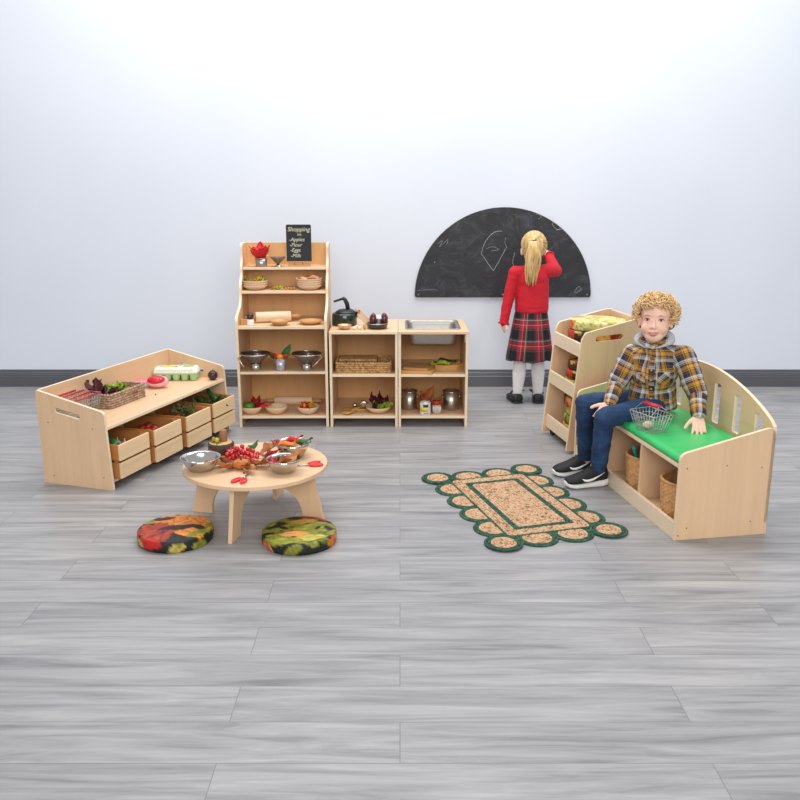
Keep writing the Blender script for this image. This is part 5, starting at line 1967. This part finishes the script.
# drop the cap where the face is
keep = [f for f in cm.f if not ((lambda c: (c.y > .020 and c.z < .062) or (c.y > -.02 and c.z < .02))(Vector(((sum((Vector(cm.v[i]) for i in f), Vector()) / len(f) - HC).dot(RXV), (sum((Vector(cm.v[i]) for i in f), Vector()) / len(f) - HC).dot(F), (sum((Vector(cm.v[i]) for i in f), Vector()) / len(f) - HC).dot(UPV)))))]
curl.raw(cm.v, keep)
link('hair', curl.mesh('hair', False), M_CURL, boy)

# checked jacket
m = MB()
m.ball(CH + Vector((0, 0, -.005)), (.106, .082, .108), 28, 18, rot=TQ)
m.ball(PV + Vector((0, 0, .04)), (.106, .086, .066), 28, 18, rot=TQ)
m.cone(PV + Vector((0, 0, .03)), CH, .078, .078, 24)
m.lathe([(0, -.03), (.116, -.03), (.110, .03), (.102, .10), (0, .10)], 40, tuple(PV), sx=1.0, sy=.84)
m.cone(SR, SL, .048, .048, 20)
m.cone((SR + SL) / 2 + Vector((0, 0, .015)), NK - Vector((0, 0, .018)), .062, .050, 20)
m.cone(SR, ER, .052, .045, 20)
m.cone(ER, WR.lerp(ER, .10), .039, .030, 20)
m.cone(SL, EL, .052, .046, 20)
m.cone(EL, WL.lerp(EL, .06), .040, .033, 20)
me = blob('jacket', m, .0048, 4, .0042, 20, 2)
limb_uv(me, [(PV - Vector((0, 0, .05)), NK + Vector((0, 0, .02)), .095, 1.75, .012), (SR, ER, .042, .95, .02), (ER, WR, .036, .85, .05), (SL, EL, .042, .95, .03), (EL, WL, .036, .85, .0)])
MU, NV, GY, OL, WH, RD = lin('D39A34'), lin('1B264C'), lin('A4A4AE'), lin('3E3A30'), lin('DAD4CA'), lin('A4482A')
M_CHECK = tartan('checked_flannel', .078, [(0, MU), (.16, OL), (.20, MU), (.25, OL), (.36, RD), (.385, OL), (.43, NV), (.58, OL), (.62, WH), (.71, GY), (.745, WH), (.80, NV), (.84, WH), (.87, OL), (.95, RD)], [(0, MU), (1, MU)])
jk = link('jacket', me, M_CHECK, boy)
# placket, pocket and buttons follow the chest
from mathutils.bvhtree import BVHTree
bvh = BVHTree.FromPolygons([v.co for v in me.vertices], [tuple(p.vertices) for p in me.polygons])


def on_jacket(a, z, lift=.002):
    o_ = Vector((CH.x, CH.y, z)) + AX * a + FW * .3
    h_ = bvh.ray_cast(o_, -FW)
    return (h_[0] + FW * lift) if h_[0] else o_ - FW * .2


def patch(a0, a1, z0, z1, th=.003, na=8, nz_=10, skew=0):
    g = [[on_jacket(a0 + (a1 - a0) * i / na + skew * j, z0 + (z1 - z0) * j / nz_, th) for i in range(na + 1)] for j in range(nz_ + 1)]
    vs_ = [tuple(p) for row in g for p in row] + [tuple(p - FW * (th + .004)) for row in g for p in row]
    k_ = na + 1
    N_ = k_ * (nz_ + 1)
    fs_ = []
    for j in range(nz_):
        for i in range(na):
            a, b, c, d = j * k_ + i, j * k_ + i + 1, (j + 1) * k_ + i + 1, (j + 1) * k_ + i
            fs_ += [(a, b, c, d), (N_ + d, N_ + c, N_ + b, N_ + a)]
    rim = list(range(k_)) + [j * k_ + na for j in range(1, nz_ + 1)] + [nz_ * k_ + i for i in range(na - 1, -1, -1)] + [j * k_ for j in range(nz_ - 1, 0, -1)]
    fs_ += [(rim[i], N_ + rim[i], N_ + rim[(i + 1) % len(rim)], rim[(i + 1) % len(rim)]) for i in range(len(rim))]
    return MB().raw(vs_, fs_)


def flat_uv(me_, rot, off=0):
    uv = me_.uv_layers.new(name='cloth')
    c, s_ = math.cos(rot), math.sin(rot)
    for l_ in me_.loops:
        p = me_.vertices[l_.vertex_index].co - CH
        a, b = p.dot(AX), p.z
        uv.data[l_.index].uv = (c * a - s_ * b + off, s_ * a + c * b + off)


for nm, args, rot, off in (('placket', (-.012, .014, .41, .63), 0, .034), ('chest_pocket', (.028, .078, .505, .566), .785, .01), ('chest_pocket', (-.070, -.026, .505, .560), .4, .03)):
    pm = patch(*args, th=.0035).mesh(nm)
    flat_uv(pm, rot, off)
    link(nm, pm, M_CHECK, jk)
for z in (.44, .485, .53, .575, .615):
    p = on_jacket(.001, z, .0065)
    link('button', MB().ball(tuple(p), (.0045, .0022, .0045), 12, 8, rot=TQ), M_DWOOD, jk)
# grey jersey hood round the neck
m = MB()
M_HOOD = mat('grey_jersey', 'B9BCC2', .9, 0, .08, 120, .15)
ring = []
for i in range(22):
    g = 2 * PI * i / 22
    fr = math.cos(g)
    ring.append(NK + AX * math.sin(g) * (.062 + .008 * (fr < .3)) + FW * fr * .052 + Vector((0, 0, .014 - .026 * fr)))
for i in range(22):
    fr = math.cos(2 * PI * i / 22)
    m.cone(ring[i], ring[(i + 1) % 22], .007 + .016 * min(1, max(0, (.7 - fr) * 1.4)), .007 + .016 * min(1, max(0, (.7 - math.cos(2 * PI * (i + 1) / 22)) * 1.4)), 10)
m.ball(NK - FW * .066 + Vector((0, 0, -.012)), (.076, .034, .048), 20, 12, rot=TQ)
link('hood', blob('hood', m, .005, 4, .002, 30), M_HOOD, boy)
m = MB()
for s_ in (-1, 1):
    a = NK + FW * .058 + Vector((0, 0, -.010)) + AX * s_ * .004
    b = NK + FW * .030 + Vector((0, 0, .018)) + AX * s_ * .052
    m.cone(a, b, .010, .013, 12)
    m.cone(b, NK - FW * .035 + Vector((0, 0, .022)) + AX * s_ * .060, .013, .010, 12)
me = blob('collar', m, .0045, 3)
flat_uv(me, .2, .02)
M_COLLAR = mat('charcoal_flannel', '3F4248', .85, 0, .3, 60)
link('collar', me, M_CHECK, boy)
# cuffs
# jeans
m = MB()
m.ball(PV + Vector((0, 0, -.002)), (.088, .074, .058), 26, 16, rot=TQ)
m.cone(PV, HR, .062, .056, 20)
m.cone(PV, HL, .062, .056, 20)
for h_, k_, a_ in ((HR, KR, AR), (HL, KL, AL)):
    m.cone(h_, k_, .057, .047, 22)
    m.cone(k_, k_.lerp(a_, .5), .046, .042, 22)
    m.cone(k_.lerp(a_, .5), a_.lerp(k_, .10), .042, .037, 22)
me = blob('jeans', m, .0048, 4, .0038, 24, 5)
for v in me.vertices:
    if v.co.z < .347 and v.co.x > 1.0:
        v.co.z = .347
t = NT('blue_denim')
n1 = t.n('TexNoise', Scale=9, Detail=3)
t.l(t.coords(), n1.inputs['Vector'])
t.l(t.ramp(n1.outputs[0], [(.3, lin('142A4A')), (.55, lin('1B3C64')), (.75, lin('2C547F'))]), t.b.inputs['Base Color'])
t.b.inputs['Roughness'].default_value = .8
n2 = t.n('TexNoise', Scale=300)
t.l(t.coords(), n2.inputs['Vector'])
t.bump(n2.outputs[0], .2, .001)
link('jeans', me, t.m, boy)


def loft_shoe(L_, w, prof, z0=0):
    rings = []
    for u, wd, top, bot in prof:
        x = L_ * u
        ring_ = []
        for k in range(20):
            g = 2 * PI * k / 20
            c, s_ = math.cos(g), math.sin(g)
            y = wd * w * (abs(c) ** .7) * (1 if c > 0 else -1)
            zm = (top + bot) / 2
            z = zm + (top - bot) / 2 * (abs(s_) ** .8) * (1 if s_ > 0 else -1)
            ring_.append((x, y, z0 + z))
        rings.append(ring_)
    return rings


M_SHOE = mat('black_knit', '15161A', .7, 0, .2, 150, .3)
M_SOLE = mat('white_sole', 'E2E0DC', .5, 0, .04, 30)


def trainer(parent, heel, toe, ank, L_=.20):
    d = (Vector(toe) - Vector(heel)).normalized()
    Q = Matrix.Translation(Vector(heel)) @ Matrix.Rotation(math.atan2(d.y, d.x), 4, 'Z') @ Matrix.Diagonal((1.03, 1.08, 1.17, 1))
    a = Q.inverted() @ Vector(ank)
    m = MB()
    m.T = Q
    m.loft(loft_shoe(L_, .036, [(.0, .45, .062, .022), (.03, .75, .080, .020), (.12, .88, .088, .018), (.28, .86, .088, .018), (.42, .86, .078, .016), (.58, .96, .062, .016), (.75, 1.05, .050, .016), (.90, .92, .042, .017), (.975, .6, .034, .019), (1.0, .25, .028, .022)]))
    sh = link('shoe', m, M_SHOE, parent)
    m = MB()
    m.T = Q
    m.loft(loft_shoe(L_, .038, [(-.015, .5, .036, .012), (.02, .85, .038, .004), (.15, .98, .034, .0), (.35, .92, .027, .0), (.5, .92, .024, .0), (.65, 1.0, .023, .0), (.80, 1.06, .022, .0), (.93, .88, .024, .004), (1.0, .45, .030, .010), (1.015, .2, .030, .016)]))
    link('sole', m, M_SOLE, sh)
    m = MB()
    m.T = Q
    for s_ in (-1, 1):
        P = [(.62, .040, .058), (.50, .024, .055), (.38, .026, .052), (.25, .045, .050), (.10, .066, .046)]
        pts = [(L_ * u, s_ * (.036 * .9 + .0015), z) for u, z, wd in P]
        m.tube([(L_ * .66, s_ * .0352, .043), (L_ * .60, s_ * .0355, .036), (L_ * .52, s_ * .0352, .034), (L_ * .40, s_ * .0346, .039), (L_ * .26, s_ * .0340, .051), (L_ * .12, s_ * .0325, .064)], [.0012, .0045, .0055, .0045, .0028, .0008], 8)
    link('side_mark', m, M_WHITE, sh)['label'] = 'white curved tick mark'
    m = MB()
    m.T = Q
    for i in range(5):
        u = .42 + .07 * i
        z = .082 - .0067 * i * 1.15
        m.tube([(L_ * u, -.017, z - .008), (L_ * u, -.008, z - .001), (L_ * u, .008, z - .001), (L_ * u, .017, z - .008)], .0020, 6)
    link('laces', m, M_BLACK, sh)
    m = MB()
    m.T = Q
    m.loft(loft_shoe(L_, .034, [(.04, .5, .10, .06), (.10, .78, .112, .06), (.25, .80, .108, .06), (.36, .6, .092, .06)]))
    link('sock', m, mat('grey_sock', '8C8C90', .9), sh)


trainer(boy, (.972, 3.872, 0), (.770, 3.829, 0), AL)
trainer(boy, (.945, 4.045, 0), (.745, 4.000, 0), AR)

# -------------------------------- the girl at the chalkboard
girl = thing('person', 'child with blond ponytail in red jumper and tartan skirt writing on the chalkboard', 'person', (0, 0, 0))
GN = Vector((.828, 5.455, .885))
GC = Vector((.833, 5.47, .990))
g_sl, g_sr = Vector((.722, 5.455, .836)), Vector((.930, 5.465, .850))
g_el, g_er = Vector((.686, 5.455, .690)), Vector((.992, 5.555, .838))
g_wl, g_wr = Vector((.658, 5.440, .525)), Vector((.968, 5.702, .925))
m = MB()
m.ball(GC + Vector((0, -.005, .012)), (.073, .082, .084), 28, 18)
m.ball(GC + Vector((0, .022, -.040)), (.056, .055, .060), 24, 16)
m.ball(GC + Vector((0, .045, -.075)), (.030, .028, .024), 16, 10)
m.cone(GC + Vector((0, .075, -.005)), GC + Vector((0, .090, -.03)), .006, .010, 10)
for s_ in (-1, 1):
    m.ball(GC + Vector((s_ * .072, .0, -.022)), (.009, .017, .026), 14, 10)
    m.ball(GC + Vector((s_ * .032, .05, -.04)), (.024, .022, .022), 14, 10)
m.cone(GN, GC + Vector((0, -.005, -.05)), .034, .038, 18)
m.ball((.832, 5.46, .77), (.090, .062, .105), 24, 16)
m.ball((.835, 5.465, .58), (.088, .066, .075), 24, 16)
m.cone((.835, 5.465, .58), (.832, 5.46, .77), .066, .070, 20)
m.cone(g_sl, g_sr, .032, .032, 16)
for s_, e_, w_ in ((g_sl, g_el, g_wl), (g_sr, g_er, g_wr)):
    m.cone(s_, e_, .030, .024, 16)
    m.cone(e_, w_, .024, .0165, 16)
for hx, kx, fx in ((.798, .772, .763), (.872, .888, .894)):
    m.cone((hx, 5.47, .52), (kx, 5.475, .275), .048, .037, 18)
    m.cone((kx, 5.475, .275), (fx, 5.462, .06), .037, .024, 18)
hand(m, g_wl + Vector((0, 0, .012)), (-.12, .05, -1), (.85, .3, -.1), .82, .30, 1, .08)
hand(m, g_wr, (-.12, .85, .48), (-.55, .3, -.5), 1.0, .35, -1, .06, [.12, .4, .55, .6])
me = blob('body', m, .0034, 3)
link('body', me, [M_SKIN], girl)
for s_ in (-1, 1):
    e_ = link('eye', MB().ball(GC + Vector((s_ * .029, .070, -.006)), (.010, .006, .006), 14, 10), M_EYEW, girl)
    link('iris', MB().ball(GC + Vector((s_ * .029, .0748, -.006)), (.0048, .003, .0048), 12, 8), M_IRIS, e_)
link('lips', MB().tube([GC + Vector((-.017, .068, -.062)), GC + Vector((0, .076, -.064)), GC + Vector((.017, .068, -.062))], [.002, .0045, .002], 8), M_LIP, girl)

# hair: smooth cap, combed strands drawn to the tie, and a ponytail
TIE = Vector((.812, 5.378, 1.036))
m = MB()
m.ball(GC + Vector((0, -.010, .016)), (.0775, .084, .087), 28, 18)
m.ball(GC + Vector((-.02, -.06, .035)), (.04, .04, .04), 20, 12)
cap = blob('cap', m, .006, 2)
h = MB()
cv = [v.co.copy() for v in cap.vertices]
kf = []
for p in cap.polygons:
    q = p.center - GC
    if (q.y > .035 and q.z < .055) or (q.z < -.045) or (q.y > .0 and q.z < -.005):
        continue
    kf.append(tuple(p.vertices))
h.raw([tuple(v) for v in cv], kf)
rd = random.Random(8)
C0 = GC + Vector((0, -.010, .016))
for i in range(170):
    a = 2 * PI * i / 170
    # starting directions round the hairline; the strand runs over the cap to the tie
    st_ = Vector((math.cos(a) * 1.0, .30 * math.cos(2 * a) * 0 + (.35 if math.sin(a) > 0 else -.25), math.sin(a)))
    if math.sin(a) > 0:
        st_ = Vector((math.cos(a), .62 * math.sin(a), .72 * math.sin(a)))
    else:
        st_ = Vector((math.cos(a) * .95, -.15 + .25 * math.sin(a), .78 * math.sin(a)))
    st_.normalize()
    tq = (TIE - C0)
    tq = Vector((tq.x / .0775, tq.y / .084, tq.z / .087)).normalized()
    P = []
    lift = rd.uniform(.0, .0035)
    for k in range(13):
        u = k / 12
        d = st_.lerp(tq, u).normalized()
        P.append(C0 + Vector((d.x * (.0775 + lift), d.y * (.084 + lift), d.z * (.087 + lift))) + Vector((0, -.012, 0)) * u ** 4)
    h.tube([tuple(p) for p in P], [.0032 * (1 - .25 * k / 12) for k in range(13)], 6)
link('hair', h.mesh('hair', False), M_BLOND, girl)
tail = MB()
for i in range(110):
    a, q = rd.uniform(0, 2 * PI), math.sqrt(rd.random())
    cx_, cy_ = q * math.cos(a), q * math.sin(a)
    end = .725 + .13 * rd.random() * q + .02 * rd.random()
    P, RR = [], []
    wv = rd.uniform(0, 6.28)
    for k in range(17):
        u = k / 16
        wdt = .014 + .034 * min(1, u * 2.2) ** .8 * (1 - .55 * max(0, u - .6) / .4)
        zz = TIE.z + (end + .03 - TIE.z) * (u ** 1.05) + .012 * math.sin(PI * min(1, u * 5)) * (u < .2)
        ax = TIE.x - .004 * u + .006 * math.sin(3 * u)
        ay = TIE.y - .030 * min(1, u * 5) ** .7 + .018 * u
        P.append((ax + cx_ * wdt + .003 * math.sin(9 * u + wv), ay + cy_ * wdt * .55, zz))
        RR.append(.0042 * (1 - .65 * max(0, u - .7) / .3))
    tail.tube(P, RR, 6)
pt_ = link('ponytail', tail, M_BLOND, girl)
link('hair_tie', MB().tube([(TIE.x + .017 * math.cos(a), TIE.y - .008 + .010 * math.sin(a), TIE.z + .012 * math.cos(a) * .3 + .004) for a in [2 * PI * k / 20 for k in range(20)]], .0045, 8, True), mat('navy_tie', '23263A', .7), pt_)

# red jumper
m = MB()
m.ball((.832, 5.46, .79), (.104, .074, .100), 28, 18)
m.lathe([(0, -.118), (.100, -.118), (.106, -.105), (.106, -.05), (.101, .06), (.09, .13), (0, .13)], 44, (.834, 5.462, .705), sx=1, sy=.74)
m.cone(g_sl + Vector((.01, 0, .0)), g_sr - Vector((.01, 0, 0)), .042, .042, 20)
m.cone((.829, 5.457, .845), GN + Vector((0, 0, .012)), .055, .043, 20)
m.cone(g_sl, g_el, .044, .036, 20)
m.cone(g_el, g_wl + Vector((0, 0, .004)), .036, .029, 20)
m.cone(g_sr, g_er, .044, .040, 20)
m.cone(g_er, g_wr.lerp(g_er, .06), .040, .029, 20)
me = blob('jumper', m, .0048, 5, .0030, 18, 4)
M_KNIT = mat('red_knit', 'C41226', .8, 0, .06, 200, .25)
jm = link('jumper', me, M_KNIT, girl)
for (w_, e_) in ((g_wl + Vector((0, 0, -.004)), g_el), (g_wr.lerp(g_er, .05), g_er)):
    cf = MB()
    ax_ = (w_ - e_).normalized()
    u_ = ax_.orthogonal().normalized()
    v_ = ax_.cross(u_)
    cf.tube([tuple(w_ + (u_ * math.cos(a) + v_ * math.sin(a)) * (.031 + .002 * math.sin(9 * a)) + ax_ * .004 * math.cos(7 * a)) for a in [2 * PI * k / 54 for k in range(54)]], .005, 8, True)
    link('cuff', cf, M_KNIT, jm)

# pleated tartan skirt
seg = 180
vs_, rings = [], []
nzr = 26
for j in range(nzr + 1):
    u = j / nzr
    z = .600 - .315 * u
    rx, ry = .100 + .048 * u ** .85, .074 + .050 * u ** .85
    ring_ = []
    for k in range(seg):
        a = 2 * PI * k / seg
        pl_ = 1 + (.016 + .060 * u) * (math.sin(16 * a + 1.2 * math.sin(3 * a)) * .6 + .3 * math.sin(32 * a + .5))
        ring_.append((.832 + rx * pl_ * math.cos(a), 5.465 + ry * pl_ * math.sin(a), z + .006 * u * math.sin(5 * a)))
    rings.append(ring_)
sk = MB().loft(rings, caps=False)
n_out = len(sk.v)
inner = [[(.832 + (x - .832) * .965, 5.465 + (y - 5.465) * .965, z) for x, y, z in ring_] for ring_ in rings]
sk.loft(inner, caps=False)
for k in range(seg):
    k2 = (k + 1) % seg
    a, b = nzr * seg + k, nzr * seg + k2
    sk.f.append((a, b, n_out + b, n_out + a))
    sk.mi.append(0)
    sk.sm.append(True)
    sk.f.append((k2, k, n_out + k, n_out + k2))
    sk.mi.append(0)
    sk.sm.append(True)
me = sk.mesh('skirt')
uv = me.uv_layers.new(name='cloth')
for poly in me.polygons:
    c = poly.center
    a0 = math.atan2(c.y - 5.465, c.x - .832)
    for li in poly.loop_indices:
        v = me.vertices[me.loops[li].vertex_index].co
        a = math.atan2(v.y - 5.465, v.x - .832)
        while a - a0 > PI:
            a -= 2 * PI
        while a - a0 < -PI:
            a += 2 * PI
        uv.data[li].uv = (a * .13 + .07, v.z - .600 + .13)
TR_, TN_, TW_, TG_ = lin('B8162C'), lin('14151E'), lin('B5AEA8'), lin('5A5650')
M_TART = tartan('red_tartan', .132, [(0, TN_), (.10, TG_), (.15, TN_), (.19, TR_), (.34, TW_), (.365, TR_), (.42, TN_), (.44, TR_), (.52, TN_), (.56, TW_), (.60, TN_), (.62, TG_), (.66, TN_)], [(0, TN_), (1, TN_)])
link('skirt', me, M_TART, girl)
# white socks and black shoes
M_SOCK = mat('white_sock', 'ECECEC', .85, 0, .03, 120, .1)
for kx, fx in ((.772, .763), (.888, .894)):
    m = MB()
    m.cone((kx, 5.475, .262), (kx * .6 + fx * .4, 5.462, .19), .042, .043, 20)
    m.cone((kx * .6 + fx * .4, 5.462, .19), (fx, 5.462, .075), .043, .031, 20)
    m.cone((fx, 5.462, .075), (fx, 5.475, .045), .031, .030, 18)
    link('sock', blob('sock', m, .005, 3), M_SOCK, girl)
    Q = Matrix.Translation((fx, 5.418, 0)) @ Matrix.Rotation(PI / 2 + (.18 if fx < .8 else -.10), 4, 'Z')
    m = MB()
    m.T = Q
    m.loft(loft_shoe(.175, .037, [(-.01, .5, .046, .008), (.02, .84, .060, .006), (.12, .95, .062, .006), (.28, .95, .056, .006), (.42, .95, .048, .006), (.6, 1.0, .044, .006), (.8, 1.0, .040, .006), (.93, .8, .034, .006), (1.0, .3, .026, .010)]))
    sh = link('shoe', m, mat('black_leather', '17171A', .4, 0, .1, 40), girl)
    m = MB()
    m.T = Q
    m.loft(loft_shoe(.178, .0385, [(-.02, .5, .012, .0), (.02, .88, .012, 0), (.3, .98, .012, 0), (.6, 1.02, .012, 0), (.9, .86, .012, 0), (1.01, .3, .012, 0)]))
    link('sole', m, M_BLACK, sh)
    m = MB()
    m.T = Q
    sg = -1 if fx < .8 else 1
    m.tube([(.075, -.034, .050), (.075, -.02, .066), (.075, .02, .066), (.075, .034, .050)], .006, 8)
    for s_ in (-1, 1):
        m.leaf(.034, .020, (.070, sg * .036, .060), (0, -.5, s_ * .7 + sg * 1.57), .1, .05, 1, 0, 0, .003)
    link('bow', m, M_BLACK, sh)
